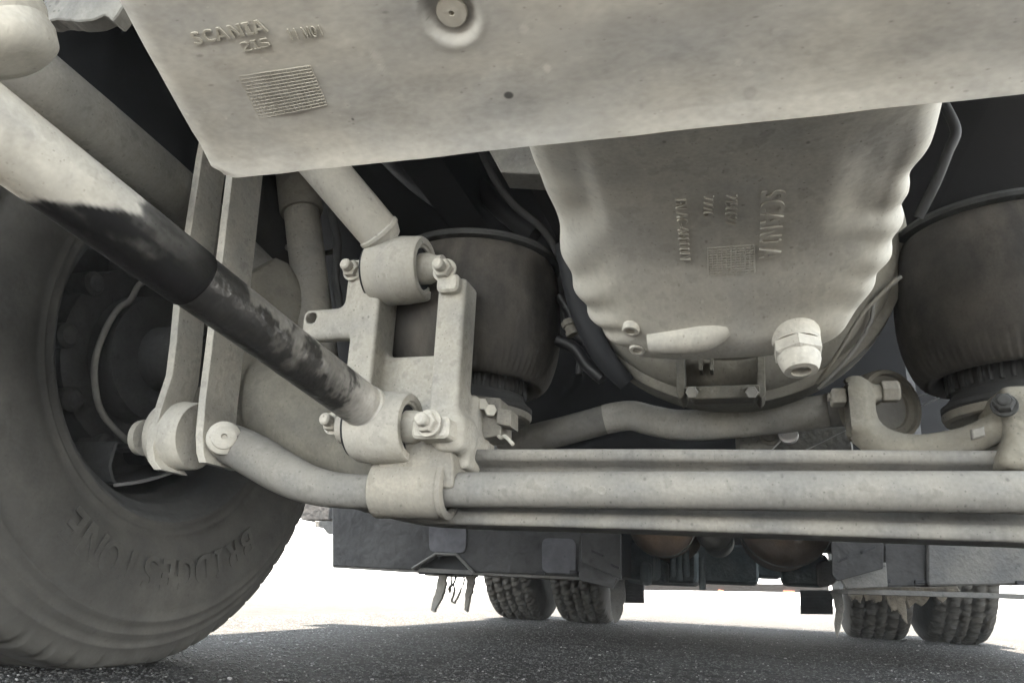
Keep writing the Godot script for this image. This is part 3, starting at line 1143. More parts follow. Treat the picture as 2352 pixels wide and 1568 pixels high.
func pan_at(v: float, s: float) -> Vector3:
	# v 0..1 from the front edge to the foot, s -1..1 across
	var n := pan_rows.size() - 1
	var i := clampi(int(v * n), 0, n - 1)
	var q := v * n - i
	var L := Vector3.ZERO
	var R := Vector3.ZERO
	for w in 2:
		var p0: Vector3 = pan_rows[maxi(i - 1, 0)][w]
		var p1: Vector3 = pan_rows[i][w]
		var p2: Vector3 = pan_rows[i + 1][w]
		var p3: Vector3 = pan_rows[mini(i + 2, n)][w]
		var r := 0.5 * (2.0 * p1 + (p2 - p0) * q + (2.0 * p0 - 5.0 * p1 + 4.0 * p2 - p3) * q * q + (3.0 * p1 - p0 - 3.0 * p2 + p3) * q * q * q)
		if w == 0: L = r
		else: R = r
	var c := clampf(s, -1, 1)
	var k := absf(c)
	var p := L.lerp(R, c * .5 + .5)
	p += pan_n * (.030 * (1.0 - pow(k, 3.2)) * (1.0 - .75 * smoothstep(.72, 1.0, v)))
	# ribs that fade in from the rim
	var rim := smoothstep(.58, .80, k) * (1.0 - .75 * smoothstep(.86, .99, k))
	var ph := (v - .18) * 7.4 + (1.0 - k) * (1.4 if c < 0 else 2.2) + .35 * sin(v * 9.0 + (0.0 if c < 0 else 2.0))
	if v > .2 and v < .97:
		var fade := smoothstep(.2, .3, v) * (1.0 - smoothstep(.86, .97, v))
		p += pan_n * (-.0050 * (1.0 if c < 0 else .3) * rim * (1.0 - k * .35) * (.5 - .5 * cos(TAU * ph)) * fade)
		p -= (R - L).normalized() * signf(c) * .0055 * smoothstep(.70, 1.0, k) * (.5 - .5 * cos(TAU * ph)) * fade
	if k > .86: p -= pan_n * .020 * (1.0 - sqrt(maxf(0.0, 1.0 - pow((k - .86) / .14, 2.0))))
	# pressed pocket at the upper right
	var pk := smoothstep(.52, .74, c) * (1.0 - smoothstep(.80, 1.0, c)) * smoothstep(.12, .22, v) * (1.0 - smoothstep(.36, .42, v))
	p -= pan_n * .006 * pk
	var pl := smoothstep(.60, .72, -c) * (1.0 - smoothstep(.9, 1.0, -c)) * smoothstep(.05, .2, v) * (1.0 - smoothstep(.3, .40, v))
	p -= pan_n * .004 * pl
	# round nose at the foot
	if v > .93:
		var z := (v - .93) / .07
		p -= pan_n * .030 * (1.0 - sqrt(maxf(0.0, 1.0 - z * z)))
	return p

func oil_pan() -> void:
	var t := thing("oil_pan", "large pale cast oil sump with raised lettering and scalloped sides", "oil pan", W(1680, 815, .93))
	for r in [[1174, 265, 2199, 180, .585], [1194, 315, 2181, 232, .62], [1225, 402, 2149, 345, .69], [1259, 485, 2101, 440, .75], [1274, 560, 2085, 520, .80], [1295, 640, 2053, 610, .845], [1331, 715, 2014, 675, .885], [1371, 768, 1975, 738, .915], [1425, 806, 1914, 786, .937], [1469, 822, 1809, 812, .95]]:
		pan_rows.append([W(r[0], r[1], r[4]), W(r[2], r[3], r[4])])
	var mid: Vector3 = (pan_rows[8][0] + pan_rows[8][1] - pan_rows[1][0] - pan_rows[1][1]).normalized()
	var acr: Vector3 = (pan_rows[1][1] - pan_rows[1][0]).normalized()
	pan_n = mid.cross(acr).normalized()
	if pan_n.dot(EYE - W(1700, 550, .8)) < 0: pan_n = -pan_n
	var st := new_st()
	var nv := 110
	var ns := 120
	var rr := []
	for i in nv + 1:
		var v := float(i) / nv
		var r := PackedVector3Array()
		for k in [3, 2, 1]:
			r.append(pan_at(v, -1) - pan_n * (.05 * k) + Vector3(.004 * k, 0, 0))
		for j in ns + 1:
			# closer spacing towards the rims
			var s := -cos(PI * j / ns)
			r.append(pan_at(v, lerpf(s, -1.0 + 2.0 * j / ns, .5)))
		for k in [1, 2, 3]:
			r.append(pan_at(v, 1) - pan_n * (.05 * k) - Vector3(.004 * k, 0, 0))
		rr.append(r)
	# foot: turn back up
	for k in [1, 2, 3]:
		var r := PackedVector3Array()
		for p in rr[nv]: r.append(p - pan_n * (.04 * k) + mid * (.004 if k == 1 else .006))
		rr.append(r)
	rings(st, rr, false, false, false, 9.0)
	var body := part("body", st, M.dust_cast, t)
	# raised lettering, read from the front edge downwards
	var pc := pan_at(.58, .2)
	var le := SurfaceTool.new()
	le.begin(Mesh.PRIMITIVE_TRIANGLES)
	for w in [["SCANIA", 1797, 513, 1803, 432, 1791, 596, 52, true], ["2190627", 1694, 482, 1695, 445, 1692, 516, 27, false], ["7776", 1640, 472, 1641, 448, 1638, 495, 24, false], ["EN AC-46000DF", 1581, 527, 1576, 455, 1587, 600, 25, false]]:
		var q := on_face(w[1], w[2])
		var a := on_face(w[3], w[4])
		var b := on_face(w[5], w[6])
		var up := on_face(w[1] + 10, w[2] - 1) - on_face(w[1] - 10, w[2] + 1)
		var right := (b - a).normalized()
		up = (up - right * up.dot(right))
		var h: float = w[7] * up.length() / 20.0
		# each letter seated on the curved face by itself
		var word: String = w[0]
		var adv := []
		var total := 0.0
		for ch in word:
			var wd: float = .42 * h if ch in " -" else lettering(ch, h, .001, Vector3.ZERO, Vector3.RIGHT, Vector3.UP, w[8]).get_aabb().size.x + h * .13
			adv.append(wd)
			total += wd
		var x := 0.0
		for i in word.length():
			var mid2: float = (x + adv[i] * .5) / total
			x += adv[i]
			if word[i] == " ": continue
			var o := on_face(lerpf(w[3], w[5], mid2), lerpf(w[4], w[6], mid2))
			var k := a.distance_to(b) / total
			add_text(le, lettering(word[i], h, .0044, o + pan_n * .0004 - up.normalized() * h * .5, right, up, w[8], k))
	part("lettering", le.commit(), M.dust_cast, body)
	# date grid
	var gr := new_st()
	var g00 := on_face(1626, 570)
	var g10 := on_face(1734, 562)
	var g01 := on_face(1629, 632)
	var g11 := on_face(1733, 625)
	for i in 12:
		var q := i / 11.0
		bar3(gr, g00.lerp(g01, q), g10.lerp(g11, q), .0010)
	for i in 11:
		var q := i / 10.0
		bar3(gr, g00.lerp(g10, q), g01.lerp(g11, q), .0010)
	part("date_grid", gr, M.dust_cast, body)
	# boss line with two screws at the lower left
	var p0 := on_face(1492, 790)
	var p1 := on_face(1600, 782)
	var p2 := on_face(1668, 768)
	var ri := new_st()
	tube(ri, spline([v4(p0 - pan_n * .004, .016), v4(p1 - pan_n * .006, .020), v4(p2 - pan_n * .014, .015)], 8), 28)
	part("ridge", ri, M.dust_cast, body)
	for q in [[1455, 762], [1470, 806]]:
		var b := new_st()
		lathe(b, on_face(q[0], q[1]) - Vector3(0, -.02, 0), Vector3(-.1, -1, .35), [[-.01, .014], [.012, .011], [.022, .0105], [.024, .0095], [.024, .006], [.018, .005], [.018, .001]], 28)
		part("screw_boss", b, M.dust, t)
	# drain plug
	var dp := W(1828, 775, .905)
	var dn := Vector3(.06, -1, .22).normalized()
	var b1 := new_st()
	lathe(b1, dp, dn, [[-.035, .038], [-.015, .031], [.0, .0275], [.010, .027]], 48)
	part("plug_boss", b1, M.dust, t)
	var b2 := new_st()
	hex(b2, dp + dn * .010, dn, .0290, .016)
	part("plug_collar", b2, M.dust, t)
	var b3 := new_st()
	lathe(b3, dp + dn * .025, dn, [[0, .0238], [.007, .0238], [.015, .0212], [.020, .0185], [.021, .0112], [.013, .0104], [.012, .001]], 48)
	part("drain_plug", b3, M.dust, t)

func bar3(st: SurfaceTool, a: Vector3, b: Vector3, r: float) -> void:
	tube(st, [v4(a, r), v4(b, r)], 6)

func on_face(x: float, y: float) -> Vector3:
	# where the sight line meets the sump face: nearest point of the curved sheet, searched twice
	var v := ray(x, y).normalized()
	var bv := .5
	var bs := 0.0
	var span := Vector2(.42, .95)
	for k in 4:
		var cv := bv
		var cs := bs
		var best := 1e9
		for i in 17:
			for j in 17:
				var tv := cv + span.x * (i - 8) / 8.0
				var ts := cs + span.y * (j - 8) / 8.0
				var d := (pan_at(tv, ts) - EYE).cross(v).length_squared()
				if d < best:
					best = d
					bv = tv
					bs = ts
		span /= 6.0
	return pan_at(bv, bs)

func housing() -> void:
	var t := thing("flywheel_housing", "round dark housing with ribs behind the foot of the sump", "housing", W(1680, 930, 1.18))
	var c := W(1668, 560, 1.17)
	var R := c.distance_to(W(1668, 928, 1.17))
	var st := new_st()
	lathe(st, c, Vector3(0, 0, 1), [[-.10, R * .9], [-.06, R], [.0, R], [.004, R * .985], [.006, R * .95], [.03, R * .93], [.05, R * .86], [.052, R * .80], [.058, R * .79], [.062, R * .6]], 96)
	part("bell", st, M.dust_brown, t)
	var frame := tinted(M.dim, Color(.8, .79, .76))
	for x in [1562, 1748]:
		var s := new_st()
		slab_px(s, [[x - 9, 810], [x + 9, 808], [x + 12, 905], [x + 2, 918], [x - 8, 905]], 1.09, 1.15, .004)
		part("rib", s, frame, t)
	for x in [1610, 1635]:
		var s := new_st()
		slab_px(s, [[x - 4, 822], [x + 4, 822], [x + 4, 850], [x - 4, 850]], 1.10, 1.15, .001)
		part("rib", s, frame, t)
	var b := new_st()
	slab_px(b, [[1572, 888], [1745, 882], [1748, 900], [1735, 912], [1590, 916]], 1.085, 1.12, .004)
	part("cover_plate", b, frame, t)
	for x in [1590, 1727]:
		var h := new_st()
		hex(h, W(x, 900, 1.085), Vector3(0, -.3, 1), .009, .012)
		part("bolt", h, M.dim, t)
	# side of the block seen past the sump
	var l := new_st()
	slab_px(l, [[1120, 340], [1230, 330], [1245, 400], [1150, 395]], .95, 1.0)
	part("bracket", l, M.dim, t)
	# dark cast oil cooler side, left
	var h1 := new_st()
	tube(h1, spline([v4(W(1300, 560, 1.1), .018), v4(W(1330, 700, 1.12), .018), v4(W(1385, 815, 1.14), .018), v4(W(1440, 880, 1.16), .014)]), 24)
	part("hose", h1, M.black, t)

func undershield() -> void:
	var E0 := W(490, 415, .45)
	var E1 := W(2352, 215, .45)
	var tilt := (E1.y - E0.y) / (E1.x - E0.x)
	var t := thing("undershield", "large pale dusty plastic undershield filling the top of the picture", "undershield", Vector3(0, .45, -.45))
	var prof := [[.4500, .000], [.4488, .0008], [.4440, .0042], [.4380, .0080], [.4310, .0116], [.4230, .0152], [.412, .0195]]
	var sl := .364
	for d in [.40, .39, .38, .37, .36, .35, .34, .33, .32, .31, .30, .29, .28, .26, .24, .22, .18, .12, .06, 0.0, -.06]: prof.append([d, .0195 + (.412 - d) * sl])
	var fine := []
	for i in prof.size() - 1:
		var steps := 4 if prof[i][0] > .27 else 3
		for k in steps: fine.append([lerpf(prof[i][0], prof[i + 1][0], k / float(steps)), lerpf(prof[i][1], prof[i + 1][1], k / float(steps))])
	fine.append(prof[-1])
	var pn := Vector3(0, 1, -sl).normalized()   # up and to the back
	var base := Vector3(E0.x, E0.y + .0195, -.412)
	# left rim: through the photographed corner points
	var La := on_plane(262, 0, base, Vector3(-tilt, 1, -sl).normalized())
	var Lb := on_plane(452, 340, base, Vector3(-tilt, 1, -sl).normalized())
	var wash := on_plane(1035, 35, base, Vector3(-tilt, 1, -sl).normalized())
	var nz := FastNoiseLite.new()
	nz.seed = 3; nz.frequency = 9.0; nz.fractal_octaves = 3
	var st := SurfaceTool.new()
	st.begin(Mesh.PRIMITIVE_TRIANGLES)
	var top := []
	var nu := 420
	for q in fine:
		var d: float = q[0]
		var k := (d - (-La.z)) / ((-Lb.z) - (-La.z))
		var xl := lerpf(La.x, Lb.x, k)
		if d > .415:
			xl = lerpf(lerpf(La.x, Lb.x, (.415 + La.z) / (La.z - Lb.z)), E0.x, smoothstep(.415, .45, d) ) + .008 * smoothstep(.443, .45, d)
		var r := PackedVector3Array()
		for i in nu + 1:
			var u := float(i) / nu
			var x := lerpf(xl, .62, u)
			var p := Vector3(x, E0.y + q[1] + (x - E0.x) * tilt, -d)
			# left rim curls up
			p.y += .005 * pow(clampf(1.0 - (x - xl) / .018, 0, 1), 2.0)
			var w := nz.get_noise_2d(x, d) * .0012
			# dished seat of the fixing
			var rad := Vector2(x - wash.x, (d + wash.z) * 1.06).length()
			w += .0070 * (1.0 - smoothstep(.0110, .0195, rad)) - .0006 * exp(-pow((rad - .0215) / .0025, 2.0))
			p += pn * w
			r.append(p)
		top.append(r)
	var g := group()
	for i in top.size() - 1:
		for j in nu:
			for c in [[0, 0], [0, 1], [1, 1], [0, 0], [1, 1], [1, 0]]:
				var p: Vector3 = top[i + c[0]][j + c[1]]
				st.set_smooth_group(g)
				st.set_uv(Vector2((p.x + .45) / .62, (-p.z - .2) / .31))
				st.add_vertex(p)
	# thickness: rim and upper side
	var up := pn * .0045
	var n0 := top.size()
	var back := []
	for r in top:
		var b := PackedVector3Array()
		for j in range(0, nu + 1, 20): b.append(r[j] + up)
		back.append(b)
	st.set_uv(Vector2(.5, .5))
	for i in n0 - 1:
		for j in back[0].size() - 1: quad(st, back[i][j], back[i][j + 1], back[i + 1][j + 1], back[i + 1][j])
		quad(st, top[i][0], top[i + 1][0], top[i + 1][0] + up, top[i][0] + up)
	for j in nu: quad(st, top[0][j], top[0][j + 1], top[0][j + 1] + up, top[0][j] + up)
	var m := StandardMaterial3D.new()
	m.albedo_texture = ImageTexture.create_from_image(shield_image(La, wash))
	m.roughness = .9
	m.metallic_specular = .25
	var sheet := part("sheet", st, m, t)
	# fixing
	var f := new_st()
	lathe(f, wash + pn * .0048, -pn, [[-.004, .0092], [.0, .0100], [.0012, .0100], [.0020, .0094], [.0024, .0018], [-.001, .0014], [-.001, .0003]], 48)
	part("washer", f, M.dust, t)
	# moulded marks
	var le := SurfaceTool.new()
	le.begin(Mesh.PRIMITIVE_TRIANGLES)
	var pnm := Vector3(-tilt, 1, -sl).normalized()
	for w in [["SCANIA", 516, 60, 432, 76, 600, 44, 30, true], ["2IS", 580, 92, 548, 98, 612, 86, 22, false], ["11 M01", 695, 62, 657, 66, 734, 56, 28, false]]:
		var q := on_plane(w[1], w[2], base, pnm)
		var a := on_plane(w[3], w[4], base, pnm)
		var b := on_plane(w[5], w[6], base, pnm)
		var right := (b - a).normalized()
		var up2 := -pnm.cross(right)
		if up2.dot(ray(1000, 0) - ray(1000, 100)) < 0: up2 = -up2
		var h: float = w[7] * .85 * a.distance_to(b) / Vector2(w[5] - w[3], w[6] - w[4]).length()
		var me := lettering(w[0], h, .001, Vector3.ZERO, Vector3.RIGHT, Vector3.UP, w[8])
		var k := a.distance_to(b) / me.get_aabb().size.x
		add_text(le, lettering(w[0], h, .0010, q - pnm * .0007 - up2 * h * .5, right, up2, w[8], k))
	part("lettering", le.commit(), tinted(M.dust, Color(.93, .93, .92)), sheet)
	var gr := new_st()
	var lift := -pnm * .0003
	var c00 := on_plane(548, 175, base, pnm) + lift
	var c10 := on_plane(712, 150, base, pnm) + lift
	var c01 := on_plane(596, 272, base, pnm) + lift
	var c11 := on_plane(752, 240, base, pnm) + lift
	for i in 14: bar3(gr, c00.lerp(c01, i / 13.0), c10.lerp(c11, i / 13.0), .00030)
	for i in 19: bar3(gr, c00.lerp(c10, i / 18.0), c01.lerp(c11, i / 18.0), .00030)
	part("date_grid", gr, tinted(M.dust, Color(.95, .95, .94)), sheet)

func shield_image(_la: Vector3, _w: Vector3) -> Image:
	var size := 1024
	var im := dirt_image(size, Color(.43, .413, .37), Color(.36, .357, .338), .30, .20, 520, .72, 201, .10)
	# a clean-edged set of knocks: [x px, y px, half width, half height, tone]
	var base := Vector3(W(490, 415, .45).x, W(490, 415, .45).y + .0195, -.412)
	var rng := RandomNumberGenerator.new()
	rng.seed = 17
	var marks := [[1168, 203, .0032, .0024, .22], [810, 265, .0010, .0010, .45], [868, 128, .0040, .0075, 1.16], [918, 212, .0032, .0050, 1.13], [1203, 50, .0032, .003, 1.15], [1256, 138, .0026, .003, 1.25], [1695, 118, .0024, .0022, 1.2], [1720, 185, .004, .004, .86]]
	for k in 110: marks.append([rng.randf_range(300, 2350), rng.randf_range(0, 330), rng.randf_range(.0008, .004), rng.randf_range(.0008, .003), rng.randf_range(.92, 1.12)])
	for q in marks:
		var p := on_plane(q[0], q[1], base, Vector3(0, 1, -.364).normalized())
		var cx := (p.x + .45) / .62 * size
		var cy := (-p.z - .2) / .31 * size
		var rx: float = q[2] / .62 * size
		var ry: float = q[3] / .31 * size
		for y in range(int(cy - ry * 1.5), int(cy + ry * 1.5) + 1):
			for x in range(int(cx - rx * 1.5), int(cx + rx * 1.5) + 1):
				if x < 0 or y < 0 or x >= size or y >= size: continue
				var e := Vector2((x - cx) / rx, (y - cy) / ry).length() + (.25 * sin(x * 1.7 + y) if q[4] > 1 else 0.0)
				if e > 1.3: continue
				var c := im.get_pixel(x, y)
				var f := lerpf(pow(q[4], .4545), 1.0, smoothstep(.7, 1.3, e))
				im.set_pixel(x, y, Color(c.r * f, c.g * f, c.b * f))
	return im

# ---------------------------------------------------------------- behind the axle
func tank_boxes() -> void:
	var t := thing("side_box", "dark box with a notched lower edge hanging behind the axle at left", "side box", W(1050, 1310, 2.2))
	var st := new_st()
	slab_px(st, [[762, 1000], [762, 1300], [880, 1306], [958, 1309], [1002, 1272], [1046, 1274], [1082, 1314], [1200, 1319], [1332, 1325], [1340, 1000]], 2.2, 2.23, 0, .004)
	part("front_panel", st, M.plastic, t)
	var o := W(762, 1302, 2.2)
	var e := W(1340, 1325, 2.2)
	var b := new_st()
	box(b, Vector3(o.x, .21, -2.235), Vector3(e.x - .004, .95, -3.5), .01)
	part("body", b, M.black, t)
	var n := new_st()
	slab_px(n, [[958, 1318], [1002, 1268], [1046, 1270], [1082, 1322]], 2.232, 2.26, 0, .001)
	part("notch_panel", n, M.black, t)
	var fl := new_st()
	var f := PackedVector2Array([Vector2(0, 0), Vector2(0, .012), Vector2(-.5, .014), Vector2(-.5, .004)])
	sweep(fl, [Vector3(o.x, .186, -2.205), Vector3(e.x, .180, -2.205)], f, Vector3(0, 0, 1), Vector3.UP)
	part("lower_lip", fl, M.panel, t)
	# wiped clean patches, lighter
	for q in [[985, 1070, 1200, 1270], [1245, 1322, 1235, 1318]]:
		var p := new_st()
		slab_px(p, [[q[0], q[2]], [q[1], q[2] + 2], [q[1], q[3]], [q[0], q[3] - 3]], 2.196, 2.202, .02, .001)
		part("cover", p, tinted(M.plastic, Color(1.35, 1.35, 1.4)), t)
	var lips := new_st()
	for q in [[[946, 1306], [1000, 1272]], [[1000, 1272], [1048, 1273]], [[1048, 1273], [1088, 1316]]]:
		tube(lips, [v4(W(q[0][0], q[0][1], 2.195), .0045), v4(W(q[1][0], q[1][1], 2.195), .0045)], 8)
	part("notch_edge", lips, M.panel, t)
	for x in [[1240, 1316], [1318, 1314]]:
		var h := new_st()
		slab_px(h, [[x[0] - 10, x[1] - 5], [x[0] + 10, x[1] - 5], [x[0] + 10, x[1] + 4], [x[0] - 10, x[1] + 4]], 2.192, 2.2, .003, .001)
		part("vent", h, M.black, t)
	# slotted bracket
	for k in 2:
		var g := thing("slotted_bracket", ["slotted sheet bracket right of the notched box", "slotted sheet bracket beside the pale box at right"][k], "bracket", W([1380, 1975][k], 1340, 2.15), "slotted brackets of the side boxes")
		var s1 := new_st()
		var s2 := new_st()
		if k == 0:
			slab_px(s1, [[1336, 1190], [1427, 1190], [1427, 1330], [1336, 1291]], 2.12, 2.13, .004, .002)
			slab_px(s2, [[1330, 1285], [1340, 1292], [1418, 1328], [1408, 1352], [1330, 1332]], 2.17, 2.2, .004, .002)
		else:
			slab_px(s1, [[1910, 1200], [2030, 1200], [2030, 1305], [1925, 1334], [1912, 1320]], 2.12, 2.13, .004, .002)
			slab_px(s2, [[1928, 1322], [2036, 1290], [2040, 1348], [1945, 1352]], 2.17, 2.2, .004, .002)
		part("plate", s1, M.plastic, g)
		part("lower_plate", s2, M.panel if k == 1 else M.plastic, g)
		for q in ([[1372, 1270, 14], [1413, 1300, 10]] if k == 0 else [[1996, 1262, -16], [1938, 1284, -10]]):
			var sl := new_st()
			var dx: float = absf(q[2])
			var dy: float = q[2] * .42
			slab_px(sl, [[q[0] - dx, q[1] - dy - 3], [q[0] + dx, q[1] + dy - 3], [q[0] + dx, q[1] + dy + 3], [q[0] - dx, q[1] - dy + 3]], 2.114, 2.121, .002, .0005)
			part("slot", sl, M.black, g)
	var u := thing("pale_side_box", "pale grey box behind the axle at the right edge", "side box", W(2250, 1350, 2.2))
	var p1 := new_st()
	slab_px(p1, [[2132, 1100], [2700, 1100], [2700, 1346], [2352, 1342], [2132, 1345]], 2.2, 2.24, .01, .004)
	part("front_panel", p1, M.panel, u)
	var p2 := new_st()
	slab_px(p2, [[2028, 1100], [2140, 1100], [2140, 1345], [2036, 1346]], 2.215, 2.25, .006, .004)
	part("side_panel", p2, M.plastic, u)
	var a := W(2036, 1346, 2.215)
	var c := W(2700, 1346, 2.2)
	var bb := new_st()
	box(bb, Vector3(a.x, .24, -2.255), Vector3(c.x, .95, -3.4), .01)
	part("body", bb, M.black, u)
	var f2 := new_st()
	sweep(f2, [Vector3(W(1948, 1352, 2.2).x, W(1948, 1352, 2.2).y - .012, -2.205), Vector3(c.x, a.y - .014, -2.205)], PackedVector2Array([Vector2(0, 0), Vector2(0, .012), Vector2(-.45, .016), Vector2(-.45, .004)]), Vector3(0, 0, 1), Vector3.UP)
	part("lower_lip", f2, M.panel, u)
	for x in [[2114, 1336], [2036, 1334], [2348, 1338]]:
		var h := new_st()
		slab_px(h, [[x[0] - 12, x[1] - 5], [x[0] + 12, x[1] - 5], [x[0] + 12, x[1] + 4], [x[0] - 12, x[1] + 4]], 2.188, 2.2, .003, .001)
		part("vent", h, M.black, u)
	# little bright fittings left of the notched box
	var z := thing("lamp_bracket", "small pale bracket between the tyre and the notched box", "bracket", W(765, 1240, 2.3))
	var z1 := new_st()
	slab_px(z1, [[722, 1196], [792, 1198], [790, 1232], [752, 1226], [740, 1212], [722, 1210]], 2.3, 2.34, .004, .002)
	part("plate", z1, M.panel, z)
	var z2 := new_st()
	slab_px(z2, [[690, 1150], [800, 1150], [800, 1192], [690, 1194]], 2.36, 2.6, .004, .002)
	part("housing", z2, M.plastic, z)

func rag(pts: Array, d: float, called: String, parent: Node, m: Material, seedv: int) -> void:
	# torn rubber or caked mud: ragged outline with a real thickness
	var rng := RandomNumberGenerator.new()
	rng.seed = seedv
	var out := []
	for i in pts.size():
		var a: Array = pts[i]
		var b: Array = pts[(i + 1) % pts.size()]
		for k in 4:
			var t := k / 4.0
			var j := 0.0 if k == 0 else 1.6
			out.append([lerpf(a[0], b[0], t) + rng.randf_range(-j, j), lerpf(a[1], b[1], t) + rng.randf_range(-j, j)])
	var st := new_st()
	slab_px(st, out, d, d + .02, 0, .0015)
	part(called, st, m, parent)

func rear_end() -> void:
	# rear tyres
	var o := .1475
	var prof := [[-o + .02, .29], [-o, .36], [-o + .004, .42], [-o + .016, .462], [-o + .022, .484, .4], [-o + .03, .494, 1.0], [-o + .045, .5, 1.0], [-.082, .505, 1.0], [-.080, .492], [-.068, .492], [-.066, .505, 1.0], [-.030, .507, 1.0], [-.028, .494], [-.016, .494], [-.014, .507, 1.0], [.014, .507, 1.0], [.016, .494], [.028, .494], [.030, .507, 1.0], [.066, .505, 1.0], [.068, .492], [.080, .492], [.082, .505, 1.0], [o - .045, .5, 1.0], [o - .03, .494, 1.0], [o - .022, .484, .4], [o - .016, .462], [o - .004, .42], [o, .36], [o - .02, .29]]
	var mesh := commit(tyre_mesh(prof, 300, 4, 25, 44, .016, .4995, .41))
	var ax := thing("rear_axle", "dark rear axle carrying twin tyres at the far end of the truck", "axle", Vector3(-.15, 0, -4.28))
	var a := new_st()
	lathe(a, Vector3(-1.0, .5, -4.28), Vector3.RIGHT, [[0, .12], [.5, .11], [.68, .24], [.95, .26], [1.2, .22], [1.35, .11], [1.75, .12]], 40)
	part("casing", a, M.dim_dark, ax)
	var rim := new_st()
	lathe(rim, Vector3.ZERO, Vector3.RIGHT, [[-.13, .29], [-.1, .28], [-.08, .2], [.08, .2], [.1, .28], [.13, .29]], 48, false, false)
	var rim_mesh := commit(rim)
	for s in [[1206, 1422], [1352, 1425], [2010, 1466], [2186, 1471]]:
		var p := W(s[0], s[1], 4.28)
		var q := part("tyre", mesh, M.tyre_far, ax)
		q.position = Vector3(p.x, .5, -4.28) - ax.position
		var r := part("rim", rim_mesh, M.dim, q)
		r.position = Vector3.ZERO
	# torn flap strips
	var fl := thing("torn_flap", "torn strips of mud flap hanging against the light", "mud flap", W(1035, 1335, 2.9))
	rag([[1006, 1316], [1024, 1318], [1023, 1345], [1014, 1374], [1003, 1392], [997, 1406], [988, 1402], [993, 1378], [1002, 1350]], 2.9, "strip", fl, M.dim, 1)
	rag([[1034, 1322], [1046, 1322], [1042, 1338], [1033, 1350], [1030, 1361], [1028, 1352], [1034, 1338]], 2.9, "strip", fl, M.dim, 2)
	rag([[1044, 1318], [1066, 1318], [1062, 1345], [1053, 1364], [1043, 1386], [1035, 1382], [1042, 1354], [1039, 1345]], 2.92, "strip", fl, M.dim, 3)
	rag([[1068, 1318], [1091, 1318], [1087, 1345], [1079, 1372], [1073, 1405], [1066, 1402], [1067, 1365], [1071, 1340]], 2.9, "strip", fl, M.dim, 4)
	rag([[975, 1310], [1095, 1316], [1094, 1326], [975, 1322]], 2.91, "clamp_bar", fl, M.dim, 5)
	# caked guard over the right twins
	var g := thing("caked_guard", "mud guard with clods of dried mud above the right rear tyres", "mud guard", W(2060, 1360, 3.5))
	rag([[1938, 1350], [2200, 1346], [2205, 1358], [1940, 1362]], 3.5, "flange", g, M.mud, 11)
	rag([[1945, 1356], [1985, 1356], [1978, 1385], [1966, 1372], [1958, 1380], [1950, 1368]], 3.5, "mud", g, M.mud, 12)
	rag([[1984, 1356], [2030, 1356], [2026, 1380], [2012, 1384], [2004, 1376], [1990, 1380]], 3.51, "mud", g, M.mud, 13)
	rag([[2028, 1356], [2078, 1356], [2082, 1390], [2086, 1432], [2074, 1420], [2062, 1398], [2050, 1404], [2040, 1380]], 3.5, "mud", g, M.mud, 14)
	rag([[2078, 1356], [2140, 1354], [2132, 1378], [2118, 1392], [2104, 1384], [2090, 1396]], 3.52, "mud", g, M.mud, 15)
	rag([[2150, 1354], [2178, 1354], [2176, 1374], [2164, 1384], [2154, 1374]], 3.5, "mud", g, M.mud, 16)
	rag([[1908, 1356], [1936, 1356], [1940, 1400], [1932, 1440], [1924, 1465], [1918, 1440], [1922, 1400]], 3.6, "mud", g, M.dim, 17)
	var g2 := thing("inner_guard", "pale curved edge guard on the inner left rear tyre", "mud guard", W(1420, 1430, 3.7))
	rag([[1398, 1330], [1434, 1330], [1436, 1370], [1428, 1410], [1419, 1428], [1410, 1430], [1404, 1390]], 3.72, "edge", g2, M.panel, 19)
	# tanks
	var k := 0
	for q in [[1520, 1200, 78, 2.9, "small dark air tank right of the slotted bracket"], [1640, 1222, 42, 3.0, "small round valve body between the two air tanks"], [1802, 1192, 108, 2.8, "large rusty brown air tank with a rim strap"]]:
		var c := W(q[0], q[1], q[3])
		var r := c.distance_to(W(q[0], q[1] + q[2], q[3]))
		var t := thing("air_tank", q[4], "air tank", c + Vector3(0, -r, 0), "round tanks behind the axle")
		var st := new_st()
		lathe(st, c, Vector3(0, 0, 1), [[-.5, r], [0, r], [.03, r * .97], [.06, r * .85], [.08, r * .6], [.088, .01]], 56)
		part("shell", st, M.rusty if k != 1 else M.dim, t)
		var s := new_st()
		lathe(s, c, Vector3(0, 0, 1), [[-.04, r * .99], [-.04, r * 1.03], [-.01, r * 1.03], [-.01, r * .99]], 56, false, false)
		part("strap", s, M.dim, t)
		k += 1
	var mg := thing("transmission", "dark casing filling the gap behind the bent rod above the axle", "gearbox", W(1500, 1060, 1.6))
	var mt := px_box(1130, 880, 2120, 1075, 1.62, 1.95)
	var ms := new_st()
	box(ms, mt[0] - mt[1], mt[0] + mt[1] + Vector3(0, .3, 0), .02, .05)
	part("casing", ms, M.black, mg)
	var mp := px_box(1690, 980, 1960, 1062, 1.45, 1.5)
	var ms2 := new_st()
	box(ms2, mp[0] - mp[1], mp[0] + mp[1], .006, .01)
	part("dusty_plate", ms2, M.dim, mg)
	# gearbox and cross member, far under the deck
	var gb := thing("gearbox", "dark bluish gearbox and pipes low between the side boxes", "gearbox", W(1650, 1345, 3.4))
